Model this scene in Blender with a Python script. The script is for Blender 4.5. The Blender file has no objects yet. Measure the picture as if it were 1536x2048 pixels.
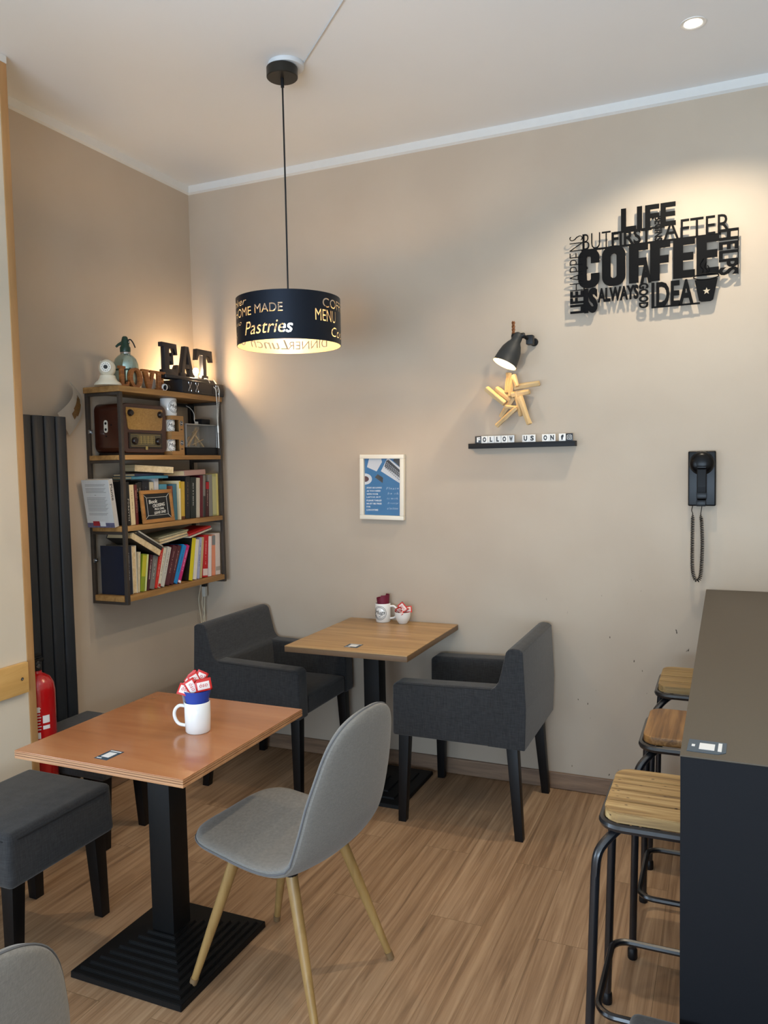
import bpy, bmesh, math, random
from mathutils import Vector, Matrix
from math import radians as RAD, pi as PI, sin, cos

scene = bpy.context.scene
COL = scene.collection
rnd = random.Random(7)


def lin(h):
    h = h.lstrip('#')
    out = []
    for i in (0, 2, 4):
        c = int(h[i:i + 2], 16) / 255
        out.append(c / 12.92 if c <= 0.04045 else ((c + 0.055) / 1.055) ** 2.4)
    return (*out, 1.0)


# ------------------------------------------------------------------ camera
EYE = Vector((0, 0, 1.545))
yaw, pitch, roll = 0.4122, 0.0610, -0.0199
fwd = Vector((-sin(yaw) * cos(pitch), cos(yaw) * cos(pitch), -sin(pitch)))
rt = fwd.cross(Vector((0, 0, 1))).normalized()
up = rt.cross(fwd)
r2 = cos(roll) * rt + sin(roll) * up
u2 = -sin(roll) * rt + cos(roll) * up
cam_d = bpy.data.cameras.new('camera')
cam = bpy.data.objects.new('camera', cam_d)
COL.objects.link(cam)
m3 = Matrix((r2, u2, -fwd)).transposed()
cam.matrix_world = Matrix.Translation(EYE) @ m3.to_4x4()
cam_d.sensor_fit = 'HORIZONTAL'
cam_d.sensor_width = 36.0
cam_d.lens = 1572 / 1536 * 36.0
cam_d.clip_start = 0.02
scene.camera = cam

# ------------------------------------------------------------------ world, exposure, lights
scene.view_settings.view_transform = 'Standard'
scene.view_settings.look = 'None'
scene.view_settings.gamma = 1.0
scene.view_settings.use_curve_mapping = False
scene.view_settings.exposure = -0.15
scene.cycles.use_denoising = True
scene.cycles.max_bounces = 8
scene.cycles.diffuse_bounces = 5
scene.cycles.caustics_reflective = False
scene.cycles.caustics_refractive = False

world = bpy.data.worlds.new('overcast_sky')
scene.world = world
world.use_nodes = True
bg = world.node_tree.nodes['Background']
bg.inputs['Color'].default_value = (0.80, 0.90, 1.0, 1)
bg.inputs['Strength'].default_value = 1.6

WARM = (1.0, 0.70, 0.40)
SPOT_WARM = (1.0, 0.86, 0.66)
DAY = (0.62, 0.80, 1.0)


def add_light(name, kind, loc, energy, color, **kw):
    d = bpy.data.lights.new(name, kind)
    d.energy = energy
    d.color = color
    for k, v in kw.items():
        setattr(d, k, v)
    o = bpy.data.objects.new(name, d)
    COL.objects.link(o)
    o.location = loc
    return o


# daylight pushing in through the shop window in the left wall and the glazed front behind the camera
l = add_light('window_daylight', 'AREA', (-3.40, -0.15, 0.95), 190, DAY, shape='RECTANGLE', size=1.7, size_y=3.4)
l.rotation_euler = (0, RAD(-128), 0)
# light thrown up from the bright pavement outside, reaching mostly the ceiling
l = add_light('shopfront_daylight', 'AREA', (0.0, -4.05, 0.8), 420, DAY, shape='RECTANGLE', size=4.2, size_y=1.6)
l.rotation_euler = (RAD(124), 0, 0)

SPOT_E = 72
ROOM_SPOT_E = 24
PENDANT_E = 11.5
SHELF_E = 5.6
STAR_E = 2.2

# ------------------------------------------------------------------ node helpers
MATS = {}


def new_mat(name):
    m = bpy.data.materials.new(name)
    m.use_nodes = True
    nt = m.node_tree
    return m, nt, nt.nodes['Principled BSDF']


def mat(name, color, rough=0.5, metal=0.0, spec=0.5, emit=None, estr=0, noise=0.0, nscale=40, bump=0.0, coat=0.0, trans=0.0):
    if name in MATS:
        return MATS[name]
    m, nt, b = new_mat(name)
    c = lin(color) if isinstance(color, str) else color
    b.inputs['Base Color'].default_value = c
    b.inputs['Roughness'].default_value = rough
    b.inputs['Metallic'].default_value = metal
    b.inputs['Specular IOR Level'].default_value = spec
    b.inputs['Coat Weight'].default_value = coat
    b.inputs['Transmission Weight'].default_value = trans
    if emit:
        b.inputs['Emission Color'].default_value = lin(emit)
        b.inputs['Emission Strength'].default_value = estr
    if noise or bump:
        tc = nt.nodes.new('ShaderNodeTexCoord')
        nz = nt.nodes.new('ShaderNodeTexNoise')
        nz.inputs['Scale'].default_value = nscale
        nz.inputs['Detail'].default_value = 5
        nt.links.new(tc.outputs['Object'], nz.inputs['Vector'])
        if noise:
            mx = nt.nodes.new('ShaderNodeMix')
            mx.data_type = 'RGBA'
            mx.inputs['A'].default_value = tuple(v * (1 - noise) for v in c[:3]) + (1,)
            mx.inputs['B'].default_value = tuple(min(1, v * (1 + noise)) for v in c[:3]) + (1,)
            nt.links.new(nz.outputs['Fac'], mx.inputs['Factor'])
            nt.links.new(mx.outputs['Result'], b.inputs['Base Color'])
        if bump:
            bp = nt.nodes.new('ShaderNodeBump')
            bp.inputs['Strength'].default_value = bump
            bp.inputs['Distance'].default_value = 0.002
            nt.links.new(nz.outputs['Fac'], bp.inputs['Height'])
            nt.links.new(bp.outputs['Normal'], b.inputs['Normal'])
    MATS[name] = m
    return m


def ramp(nt, stops):
    r = nt.nodes.new('ShaderNodeValToRGB')
    el = r.color_ramp.elements
    el[0].position, el[0].color = stops[0][0], lin(stops[0][1])
    el[1].position, el[1].color = stops[1][0], lin(stops[1][1])
    for p, c in stops[2:]:
        e = el.new(p)
        e.color = lin(c)
    return r


def wood(name, stops, axis=0, scale=12, stretch=12, rough=0.45, bump=0.15, knots=False, coat=0.0, spec=0.5):
    """Wood whose grain runs along the given object axis."""
    if name in MATS:
        return MATS[name]
    m, nt, b = new_mat(name)
    tc = nt.nodes.new('ShaderNodeTexCoord')
    mp = nt.nodes.new('ShaderNodeMapping')
    s = [scale * stretch / 4] * 3
    s[axis] = scale / 4
    mp.inputs['Scale'].default_value = s
    nz = nt.nodes.new('ShaderNodeTexNoise')
    nz.inputs['Scale'].default_value = 1.0
    nz.inputs['Detail'].default_value = 8
    nz.inputs['Roughness'].default_value = 0.6
    nz.inputs['Distortion'].default_value = 0.6
    nt.links.new(tc.outputs['Object'], mp.inputs['Vector'])
    nt.links.new(mp.outputs['Vector'], nz.inputs['Vector'])
    r = ramp(nt, stops)
    nt.links.new(nz.outputs['Fac'], r.inputs['Fac'])
    col = r.outputs['Color']
    if knots:
        vz = nt.nodes.new('ShaderNodeTexVoronoi')
        mp2 = nt.nodes.new('ShaderNodeMapping')
        s2 = [11.0] * 3
        s2[axis] = 6.0
        mp2.inputs['Scale'].default_value = s2
        nt.links.new(tc.outputs['Object'], mp2.inputs['Vector'])
        nt.links.new(mp2.outputs['Vector'], vz.inputs['Vector'])
        rk = ramp(nt, [(0.05, '#ffffff'), (0.17, '#000000')])
        nt.links.new(vz.outputs['Distance'], rk.inputs['Fac'])
        mx = nt.nodes.new('ShaderNodeMix')
        mx.data_type = 'RGBA'
        mx.inputs['B'].default_value = lin('#3a2412')
        nt.links.new(rk.outputs['Color'], mx.inputs['Factor'])
        nt.links.new(col, mx.inputs['A'])
        col = mx.outputs['Result']
    nt.links.new(col, b.inputs['Base Color'])
    b.inputs['Roughness'].default_value = rough
    b.inputs['Coat Weight'].default_value = coat
    b.inputs['Coat Roughness'].default_value = 0.12
    b.inputs['Specular IOR Level'].default_value = spec
    bp = nt.nodes.new('ShaderNodeBump')
    bp.inputs['Strength'].default_value = bump
    bp.inputs['Distance'].default_value = 0.001
    nt.links.new(nz.outputs['Fac'], bp.inputs['Height'])
    nt.links.new(bp.outputs['Normal'], b.inputs['Normal'])
    MATS[name] = m
    return m


def fabric(name, c1, c2, scale=260, rough=0.9, sheen=0.2):
    """Melange woven cloth: fine crossed threads plus slow mottling."""
    if name in MATS:
        return MATS[name]
    m, nt, b = new_mat(name)
    tc = nt.nodes.new('ShaderNodeTexCoord')
    outs = []
    for sc in ((scale, scale, scale * 0.12), (scale * 0.12, scale * 0.12, scale)):
        mp = nt.nodes.new('ShaderNodeMapping')
        mp.inputs['Scale'].default_value = sc
        nz = nt.nodes.new('ShaderNodeTexNoise')
        nz.inputs['Scale'].default_value = 1
        nz.inputs['Detail'].default_value = 3
        nt.links.new(tc.outputs['Object'], mp.inputs['Vector'])
        nt.links.new(mp.outputs['Vector'], nz.inputs['Vector'])
        outs.append(nz.outputs['Fac'])
    ad = nt.nodes.new('ShaderNodeMath')
    ad.operation = 'ADD'
    nt.links.new(outs[0], ad.inputs[0])
    nt.links.new(outs[1], ad.inputs[1])
    hf = nt.nodes.new('ShaderNodeMath')
    hf.operation = 'MULTIPLY'
    hf.inputs[1].default_value = 0.5
    nt.links.new(ad.outputs[0], hf.inputs[0])
    r = ramp(nt, [(0.36, c1), (0.64, c2)])
    nt.links.new(hf.outputs[0], r.inputs['Fac'])
    nt.links.new(r.outputs['Color'], b.inputs['Base Color'])
    b.inputs['Roughness'].default_value = rough
    b.inputs['Specular IOR Level'].default_value = 0.2
    b.inputs['Sheen Weight'].default_value = sheen
    bp = nt.nodes.new('ShaderNodeBump')
    bp.inputs['Strength'].default_value = 0.35
    bp.inputs['Distance'].default_value = 0.001
    nt.links.new(hf.outputs[0], bp.inputs['Height'])
    nt.links.new(bp.outputs['Normal'], b.inputs['Normal'])
    MATS[name] = m
    return m


def paint_wall(name, c1, c2, scuffs=True):
    m, nt, b = new_mat(name)
    tc = nt.nodes.new('ShaderNodeTexCoord')
    nz = nt.nodes.new('ShaderNodeTexNoise')
    nz.inputs['Scale'].default_value = 2.2
    nz.inputs['Detail'].default_value = 6
    nt.links.new(tc.outputs['Object'], nz.inputs['Vector'])
    r = ramp(nt, [(0.35, c1), (0.65, c2)])
    nt.links.new(nz.outputs['Fac'], r.inputs['Fac'])
    col = r.outputs['Color']
    if scuffs:
        mp = nt.nodes.new('ShaderNodeMapping')
        mp.inputs['Scale'].default_value = (48, 48, 19)
        mp.inputs['Rotation'].default_value = (0, RAD(12), 0)
        n2 = nt.nodes.new('ShaderNodeTexNoise')
        n2.inputs['Scale'].default_value = 1.0
        n2.inputs['Detail'].default_value = 2
        nt.links.new(tc.outputs['Object'], mp.inputs['Vector'])
        nt.links.new(mp.outputs['Vector'], n2.inputs['Vector'])
        rk0 = ramp(nt, [(0.715, '#000000'), (0.74, '#ffffff')])
        nt.links.new(n2.outputs['Fac'], rk0.inputs['Fac'])
        # knocks from chairs and stools: only low on the wall, mostly by the stools
        sx = nt.nodes.new('ShaderNodeSeparateXYZ')
        nt.links.new(tc.outputs['Object'], sx.inputs[0])
        mz = nt.nodes.new('ShaderNodeMapRange')
        mz.inputs['From Min'].default_value = 1.05
        mz.inputs['From Max'].default_value = 0.75
        nt.links.new(sx.outputs['Z'], mz.inputs['Value'])
        mxx = nt.nodes.new('ShaderNodeMapRange')
        mxx.inputs['From Min'].default_value = -0.95
        mxx.inputs['From Max'].default_value = -0.6
        nt.links.new(sx.outputs['X'], mxx.inputs['Value'])
        mm = nt.nodes.new('ShaderNodeMath')
        mm.operation = 'MULTIPLY'
        nt.links.new(mz.outputs[0], mm.inputs[0])
        nt.links.new(mxx.outputs[0], mm.inputs[1])
        rk = nt.nodes.new('ShaderNodeMath')
        rk.operation = 'MULTIPLY'
        nt.links.new(mm.outputs[0], rk.inputs[0])
        nt.links.new(rk0.outputs['Color'], rk.inputs[1])
        mx = nt.nodes.new('ShaderNodeMix')
        mx.data_type = 'RGBA'
        mx.inputs['B'].default_value = lin('#3d352c')
        nt.links.new(rk.outputs[0], mx.inputs['Factor'])
        nt.links.new(col, mx.inputs['A'])
        col = mx.outputs['Result']
    nt.links.new(col, b.inputs['Base Color'])
    b.inputs['Roughness'].default_value = 0.6
    b.inputs['Specular IOR Level'].default_value = 0.25
    n3 = nt.nodes.new('ShaderNodeTexNoise')
    n3.inputs['Scale'].default_value = 35
    n3.inputs['Detail'].default_value = 4
    nt.links.new(tc.outputs['Object'], n3.inputs['Vector'])
    bp = nt.nodes.new('ShaderNodeBump')
    bp.inputs['Strength'].default_value = 0.12
    bp.inputs['Distance'].default_value = 0.002
    nt.links.new(n3.outputs['Fac'], bp.inputs['Height'])
    nt.links.new(bp.outputs['Normal'], b.inputs['Normal'])
    return m


def plank_floor():
    m, nt, b = new_mat('vinyl_oak_planks')
    tc = nt.nodes.new('ShaderNodeTexCoord')
    mp = nt.nodes.new('ShaderNodeMapping')
    mp.inputs['Rotation'].default_value = (0, 0, RAD(90))
    nt.links.new(tc.outputs['Object'], mp.inputs['Vector'])
    br = nt.nodes.new('ShaderNodeTexBrick')
    br.offset = 0.37
    br.inputs['Color1'].default_value = (0, 0, 0, 1)
    br.inputs['Color2'].default_value = (1, 1, 1, 1)
    br.inputs['Mortar'].default_value = (0.5, 0.5, 0.5, 1)
    br.inputs['Scale'].default_value = 1.0
    br.inputs['Mortar Size'].default_value = 0.0010
    br.inputs['Brick Width'].default_value = 1.22
    br.inputs['Row Height'].default_value = 0.185
    nt.links.new(mp.outputs['Vector'], br.inputs['Vector'])
    # grain along y, shifted per plank
    ad = nt.nodes.new('ShaderNodeVectorMath')
    ad.operation = 'MULTIPLY_ADD'
    ad.inputs[1].default_value = (7.0, 13.0, 5.0)
    nt.links.new(br.outputs['Color'], ad.inputs[0])
    nt.links.new(tc.outputs['Object'], ad.inputs[2])
    m2 = nt.nodes.new('ShaderNodeMapping')
    m2.inputs['Scale'].default_value = (46, 1.5, 1)
    nt.links.new(ad.outputs[0], m2.inputs['Vector'])
    nz = nt.nodes.new('ShaderNodeTexNoise')
    nz.inputs['Scale'].default_value = 1.0
    nz.inputs['Detail'].default_value = 9
    nz.inputs['Roughness'].default_value = 0.62
    nz.inputs['Distortion'].default_value = 0.8
    nt.links.new(m2.outputs['Vector'], nz.inputs['Vector'])
    r = ramp(nt, [(0.24, '#6b5541'), (0.78, '#c6a887'), (0.42, '#98795c'), (0.58, '#af9071')])
    nt.links.new(nz.outputs['Fac'], r.inputs['Fac'])
    # plank-to-plank tone
    mx = nt.nodes.new('ShaderNodeMix')
    mx.data_type = 'RGBA'
    mx.blend_type = 'MULTIPLY'
    mx.inputs['Factor'].default_value = 1.0
    tone = ramp(nt, [(0.0, '#e9e5e0'), (1.0, '#ffffff')])
    nt.links.new(br.outputs['Color'], tone.inputs['Fac'])
    nt.links.new(r.outputs['Color'], mx.inputs['A'])
    nt.links.new(tone.outputs['Color'], mx.inputs['B'])
    # seams
    mx2 = nt.nodes.new('ShaderNodeMix')
    mx2.data_type = 'RGBA'
    mx2.inputs['B'].default_value = lin('#7d6449')
    nt.links.new(br.outputs['Fac'], mx2.inputs['Factor'])
    nt.links.new(mx.outputs['Result'], mx2.inputs['A'])
    nt.links.new(mx2.outputs['Result'], b.inputs['Base Color'])
    b.inputs['Roughness'].default_value = 0.48
    b.inputs['Specular IOR Level'].default_value = 0.35
    bp = nt.nodes.new('ShaderNodeBump')
    bp.inputs['Strength'].default_value = 0.12
    bp.inputs['Distance'].default_value = 0.001
    nt.links.new(nz.outputs['Fac'], bp.inputs['Height'])
    nt.links.new(bp.outputs['Normal'], b.inputs['Normal'])
    return m


def glass_mat(name, fac=0.08, tint=(1, 1, 1, 1)):
    if name in MATS:
        return MATS[name]
    m = bpy.data.materials.new(name)
    m.use_nodes = True
    nt = m.node_tree
    nt.nodes.clear()
    out = nt.nodes.new('ShaderNodeOutputMaterial')
    tr = nt.nodes.new('ShaderNodeBsdfTransparent')
    tr.inputs['Color'].default_value = tint
    gl = nt.nodes.new('ShaderNodeBsdfGlossy')
    gl.inputs['Roughness'].default_value = 0.02
    fr = nt.nodes.new('ShaderNodeFresnel')
    # the same reflectance from both sides of the pane
    ge = nt.nodes.new('ShaderNodeNewGeometry')
    mr = nt.nodes.new('ShaderNodeMapRange')
    mr.inputs['To Min'].default_value = 1.5
    mr.inputs['To Max'].default_value = 1 / 1.5
    nt.links.new(ge.outputs['Backfacing'], mr.inputs['Value'])
    nt.links.new(mr.outputs[0], fr.inputs['IOR'])
    ad = nt.nodes.new('ShaderNodeMath')
    ad.operation = 'ADD'
    ad.use_clamp = True
    ad.inputs[1].default_value = fac - 0.04
    mx = nt.nodes.new('ShaderNodeMixShader')
    nt.links.new(fr.outputs[0], ad.inputs[0])
    nt.links.new(ad.outputs[0], mx.inputs['Fac'])
    nt.links.new(tr.outputs[0], mx.inputs[1])
    nt.links.new(gl.outputs[0], mx.inputs[2])
    nt.links.new(mx.outputs[0], out.inputs['Surface'])
    MATS[name] = m
    return m


# ------------------------------------------------------------------ mesh helpers
def merge(bm, tmp, M=None):
    me = bpy.data.meshes.new('tmp')
    tmp.to_mesh(me)
    tmp.free()
    if M is not None:
        me.transform(M)
    bm.from_mesh(me)
    bpy.data.meshes.remove(me)


def box(bm, lo, hi, bev=0.0, seg=2, M=None, mi=0):
    t = bmesh.new()
    c = [(a + b) / 2 for a, b in zip(lo, hi)]
    s = [abs(b - a) for a, b in zip(lo, hi)]
    bmesh.ops.create_cube(t, size=1.0)
    bmesh.ops.scale(t, vec=s, verts=t.verts)
    bmesh.ops.translate(t, vec=c, verts=t.verts)
    if bev:
        bmesh.ops.bevel(t, geom=list(t.edges), offset=min(bev, min(s) * 0.49), segments=seg, profile=0.6, affect='EDGES')
    for f in t.faces:
        f.material_index = mi
    merge(bm, t, M)


def prism(bm, pts, d0, d1, frame='XZ', bev=0.0, seg=2, M=None, mi=0):
    """Extrude a 2-D outline; frame names the two axes of the outline, the third one runs from d0 to d1."""
    t = bmesh.new()
    ax = {'XY': (0, 1, 2), 'XZ': (0, 2, 1), 'YZ': (1, 2, 0)}[frame]

    def mk(p, d):
        v = [0, 0, 0]
        v[ax[0]], v[ax[1]], v[ax[2]] = p[0], p[1], d
        return t.verts.new(v)
    a = [mk(p, d0) for p in pts]
    b = [mk(p, d1) for p in pts]
    n = len(pts)
    t.faces.new(a)
    t.faces.new(b[::-1])
    for i in range(n):
        t.faces.new((a[i], b[i], b[(i + 1) % n], a[(i + 1) % n]))
    bmesh.ops.recalc_face_normals(t, faces=t.faces)
    if bev:
        bmesh.ops.bevel(t, geom=list(t.edges), offset=bev, segments=seg, profile=0.6, affect='EDGES', clamp_overlap=True)
    for f in t.faces:
        f.material_index = mi
    merge(bm, t, M)


def lathe(bm, prof, n=32, M=None, cap=True, mi=0):
    t = bmesh.new()
    rings = []
    for r, z in prof:
        if r < 1e-6:
            rings.append([t.verts.new((0, 0, z))])
        else:
            rings.append([t.verts.new((r * cos(2 * PI * i / n), r * sin(2 * PI * i / n), z)) for i in range(n)])
    for a, b in zip(rings, rings[1:]):
        for i in range(n):
            j = (i + 1) % n
            if len(a) == 1 and len(b) == 1:
                continue
            if len(a) == 1:
                t.faces.new((a[0], b[j], b[i]))
            elif len(b) == 1:
                t.faces.new((a[i], a[j], b[0]))
            else:
                t.faces.new((a[i], a[j], b[j], b[i]))
    if cap:
        if len(rings[0]) > 1:
            t.faces.new(rings[0][::-1])
        if len(rings[-1]) > 1:
            t.faces.new(rings[-1])
    bmesh.ops.recalc_face_normals(t, faces=t.faces)
    for f in t.faces:
        f.material_index = mi
    merge(bm, t, M)


def tube(bm, pts, r, n=8, closed=False, M=None, radii=None, mi=0):
    t = bmesh.new()
    pts = [Vector(p) for p in pts]
    N = len(pts)
    rings = []
    prev = None
    for i, p in enumerate(pts):
        if closed:
            d = pts[(i + 1) % N] - pts[i - 1]
        else:
            d = pts[min(i + 1, N - 1)] - pts[max(i - 1, 0)]
        d.normalize()
        if prev is None:
            a = Vector((0, 0, 1)) if abs(d.z) < 0.9 else Vector((1, 0, 0))
            x = d.cross(a).normalized()
        else:
            x = (prev - d * prev.dot(d)).normalized()
        prev = x
        y = d.cross(x)
        rr = radii[i] if radii else r
        rings.append([t.verts.new(p + (x * cos(2 * PI * k / n) + y * sin(2 * PI * k / n)) * rr) for k in range(n)])
    for i in range(N if closed else N - 1):
        a, b = rings[i], rings[(i + 1) % N]
        for k in range(n):
            t.faces.new((a[k], a[(k + 1) % n], b[(k + 1) % n], b[k]))
    if not closed:
        t.faces.new(rings[0][::-1])
        t.faces.new(rings[-1])
    bmesh.ops.recalc_face_normals(t, faces=t.faces)
    for f in t.faces:
        f.material_index = mi
    merge(bm, t, M)


def loft_box(bm, p0, p1, s0, s1, bev=0.002, mi=0):
    """Tapered square bar from p0 (size s0) to p1 (size s1)."""
    t = bmesh.new()
    vs = []
    for p, s in ((p0, s0), (p1, s1)):
        s = (s, s) if not isinstance(s, tuple) else s
        vs.append([t.verts.new((p[0] + dx * s[0] / 2, p[1] + dy * s[1] / 2, p[2])) for dx, dy in ((-1, -1), (1, -1), (1, 1), (-1, 1))])
    a, b = vs
    t.faces.new(a)
    t.faces.new(b[::-1])
    for i in range(4):
        t.faces.new((a[i], b[i], b[(i + 1) % 4], a[(i + 1) % 4]))
    bmesh.ops.recalc_face_normals(t, faces=t.faces)
    if bev:
        bmesh.ops.bevel(t, geom=list(t.edges), offset=bev, segments=2, profile=0.6, affect='EDGES')
    for f in t.faces:
        f.material_index = mi
    merge(bm, t)


def sphere(bm, c, r, sub=2, scale=(1, 1, 1), M=None, mi=0):
    t = bmesh.new()
    bmesh.ops.create_icosphere(t, subdivisions=sub, radius=r)
    bmesh.ops.scale(t, vec=scale, verts=t.verts)
    bmesh.ops.translate(t, vec=c, verts=t.verts)
    for f in t.faces:
        f.material_index = mi
    merge(bm, t, M)


def smooth_path(pts, k=6):
    """Catmull-Rom through the points."""
    P = [Vector(p) for p in pts]
    P = [P[0]] + P + [P[-1]]
    out = []
    for i in range(1, len(P) - 2):
        for j in range(k):
            t = j / k
            a, b, c, d = P[i - 1], P[i], P[i + 1], P[i + 2]
            out.append(0.5 * ((2 * b) + (c - a) * t + (2 * a - 5 * b + 4 * c - d) * t * t + (3 * b - a - 3 * c + d) * t ** 3))
    out.append(P[-2])
    return out


def text_mesh(s, w=None, h=None, depth=0.001, bold=0.0, shear=0.0, res=3, spacing=1.0):
    """A bmesh of the words, centred on the origin in XY, facing +Z, front at z = depth; fitted to w by h."""
    cu = bpy.data.curves.new('lettering', 'FONT')
    cu.body = s
    cu.size = 1.0
    cu.extrude = 0.05
    cu.offset = bold
    cu.shear = shear
    cu.resolution_u = res
    cu.space_character = spacing
    cu.align_x = 'CENTER'
    ob = bpy.data.objects.new('lettering', cu)
    COL.objects.link(ob)
    dg = bpy.context.evaluated_depsgraph_get()
    me = bpy.data.meshes.new_from_object(ob.evaluated_get(dg))
    bpy.data.objects.remove(ob)
    bpy.data.curves.remove(cu)
    t = bmesh.new()
    t.from_mesh(me)
    bpy.data.meshes.remove(me)
    bmesh.ops.remove_doubles(t, verts=t.verts, dist=1e-5)
    xs = [v.co.x for v in t.verts]
    ys = [v.co.y for v in t.verts]
    x0, x1, y0, y1 = min(xs), max(xs), min(ys), max(ys)
    sx = w / (x1 - x0) if w else None
    sy = h / (y1 - y0) if h else sx
    sx = sx or sy
    for v in t.verts:
        v.co = Vector(((v.co.x - (x0 + x1) / 2) * sx, (v.co.y - (y0 + y1) / 2) * sy, (v.co.z + 0.05) / 0.1 * depth))
    return t


WALL_B = Matrix(((1, 0, 0), (0, 0, -1), (0, 1, 0))).to_4x4()       # text on a face that looks towards -y
FACE_X = Matrix(((0, 0, 1), (1, 0, 0), (0, 1, 0))).to_4x4()        # text on a face that looks towards +x


def put_text(bm, s, at, frame, w=None, h=None, depth=0.001, bold=0.0, shear=0.0, rot=0, mi=0, res=3, spacing=1.0):
    t = text_mesh(s, w, h, depth, bold, shear, res, spacing)
    for f in t.faces:
        f.material_index = mi
    merge(bm, t, Matrix.Translation(at) @ frame @ Matrix.Rotation(RAD(rot), 4, 'Z'))


def obj(name, bm, material, parent=None, loc=None, smooth=40, label=None):
    me = bpy.data.meshes.new(name)
    bm.to_mesh(me)
    bm.free()
    for m in (material if isinstance(material, (list, tuple)) else [material]):
        me.materials.append(m)
    if smooth:
        for p in me.polygons:
            p.use_smooth = True
        me.set_sharp_from_angle(angle=RAD(smooth))
    o = bpy.data.objects.new(name, me)
    COL.objects.link(o)
    if parent is not None:
        o.parent = parent
    if loc is not None:
        o.location = loc
    if label:
        o['label'] = label
    return o


def thing(name, label, cat, loc=(0, 0, 0), rotz=0.0, group=None):
    o = bpy.data.objects.new(name, None)
    o.empty_display_size = 0.05
    COL.objects.link(o)
    o.location = loc
    o.rotation_euler = (0, 0, rotz)
    o['label'] = label
    o['category'] = cat
    if group:
        o['group'] = group
    return o


def tag(o, label, cat, group=None, kind=None):
    o['label'] = label
    o['category'] = cat
    if group:
        o['group'] = group
    if kind:
        o['kind'] = kind
    return o


def struct(name, bm, m, label, smooth=0):
    o = obj(name, bm, m, smooth=smooth)
    o['kind'] = 'structure'
    o['label'] = label
    o['category'] = name.split('_')[0]
    return o


def dup(root, loc, rotz, label, group=None):
    r = root.copy()
    COL.objects.link(r)
    r.location = loc
    r.rotation_euler = (0, 0, rotz)
    r['label'] = label
    if group:
        r['group'] = group
    for ch in list(root.children):
        c = ch.copy()
        COL.objects.link(c)
        c.parent = r
        for g in list(ch.children):
            d = g.copy()
            COL.objects.link(d)
            d.parent = c
    return r


def NB():
    return bmesh.new()


# ------------------------------------------------------------------ shared materials
M_WALL = paint_wall('greige_wall_paint', '#b5a796', '#bbae9d')
M_WALL2 = paint_wall('cream_wall_paint', '#cfc5b2', '#d6ccba', scuffs=False)
M_CEIL = mat('white_ceiling_paint', '#e6e8e9', 0.8, spec=0.2, noise=0.02, nscale=3)
M_STRIP = mat('white_crown_paint', '#d5d6d4', 0.6, noise=0.03, nscale=30)
M_FLOOR = plank_floor()
M_SKIRT = wood('grey_brown_skirting', [(0.3, '#6d5645'), (0.7, '#957a62')], 0, 14, 10, 0.5)
M_SKIRTY = wood('grey_brown_skirting_side', [(0.3, '#6d5645'), (0.7, '#957a62')], 1, 14, 10, 0.5)
M_PINE = wood('pale_pine', [(0.3, '#c89a58'), (0.7, '#e0b874')], 1, 10, 8, 0.45)
M_PINEV = wood('pale_pine_upright', [(0.3, '#a57d4e'), (0.7, '#b98f5f')], 2, 10, 8, 0.5)
M_BLACK = mat('satin_black', '#0d0e11', 0.45, spec=.35)
M_BLACKM = mat('black_powder_coat', '#07080a', 0.55, spec=.3, noise=0.2, nscale=300, bump=0.1)
M_WHITE = mat('white_plastic', '#e6e4df', 0.4)
M_CERAM = mat('white_glazed_ceramic', '#e9ebea', 0.12, coat=0.3)
M_STEEL = mat('bright_steel', '#b9b9b9', 0.25, 1.0)
M_DARKFAB = fabric('charcoal_linen_cover', '#292a2c', '#38393b')
M_GREYFAB = fabric('mid_grey_felt', '#706e6a', '#82807b', 700)
M_PIPING = mat('grey_piping', '#66676a', 0.85, spec=.2)
M_BEECH = wood('light_beech_leg', [(0.3, '#8d6e40'), (0.7, '#a98a56')], 2, 10, 14, 0.4)
M_BLACKLEG = mat('black_stained_wood', '#08080a', 0.45, spec=.3, noise=0.2, nscale=60)
# ------------------------------------------------------------------ the room
XL, YB, ZC = -2.735, 3.645, 3.089
XI, YI = -2.475, 2.205          # inner wall face and its end
XR, YR = 2.6, -3.3

b = NB(); box(b, (XL - .1, YR - .1, -.08), (XR + .1, YB + .1, 0))
struct('floor', b, M_FLOOR, 'oak look plank floor of the cafe')
b = NB(); box(b, (XL - .1, YR - .1, ZC), (XR + .1, YB + .1, ZC + .08))
struct('ceiling', b, M_CEIL, 'white painted ceiling')
b = NB(); box(b, (XL - .1, YB, 0), (XR + .1, YB + .1, ZC))
struct('wall_back', b, M_WALL, 'greige wall carrying the lettering sign, star and telephone')
b = NB(); box(b, (XL - .1, YI - .3, 0), (XL, YB, ZC))
struct('wall_left', b, M_WALL, 'greige wall behind the radiator and the hanging shelf')
b = NB(); box(b, (XR, YR, 0), (XR + .1, YB, ZC))
struct('wall_right', b, M_WALL2, 'cream wall on the right side of the room')
# front of the shop behind the camera: two piers and a header around the glazing
b = NB()
box(b, (XL, YR - .1, 0), (-2.15, YR, ZC)); box(b, (2.15, YR - .1, 0), (XR, YR, ZC))
box(b, (-2.15, YR - .1, 2.72), (2.15, YR, ZC)); box(b, (-2.15, YR - .1, 0), (2.15, YR, .3))
struct('wall_rear', b, M_WALL2, 'cream wall around the glazed shop front')
# thick inner wall with the shop window in it
W0, W1, WZ0, WZ1 = -1.95, 1.08, .38, 2.52
b = NB()
box(b, (XL, W1, 0), (XI, YI, ZC)); box(b, (XL, YR, 0), (XI, W0, ZC))
box(b, (XL, W0, 0), (XI, W1, WZ0)); box(b, (XL, W0, WZ1), (XI, W1, ZC))
struct('wall_inner', b, M_WALL2, 'cream wall end with a wooden edge, left of the radiator')


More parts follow.
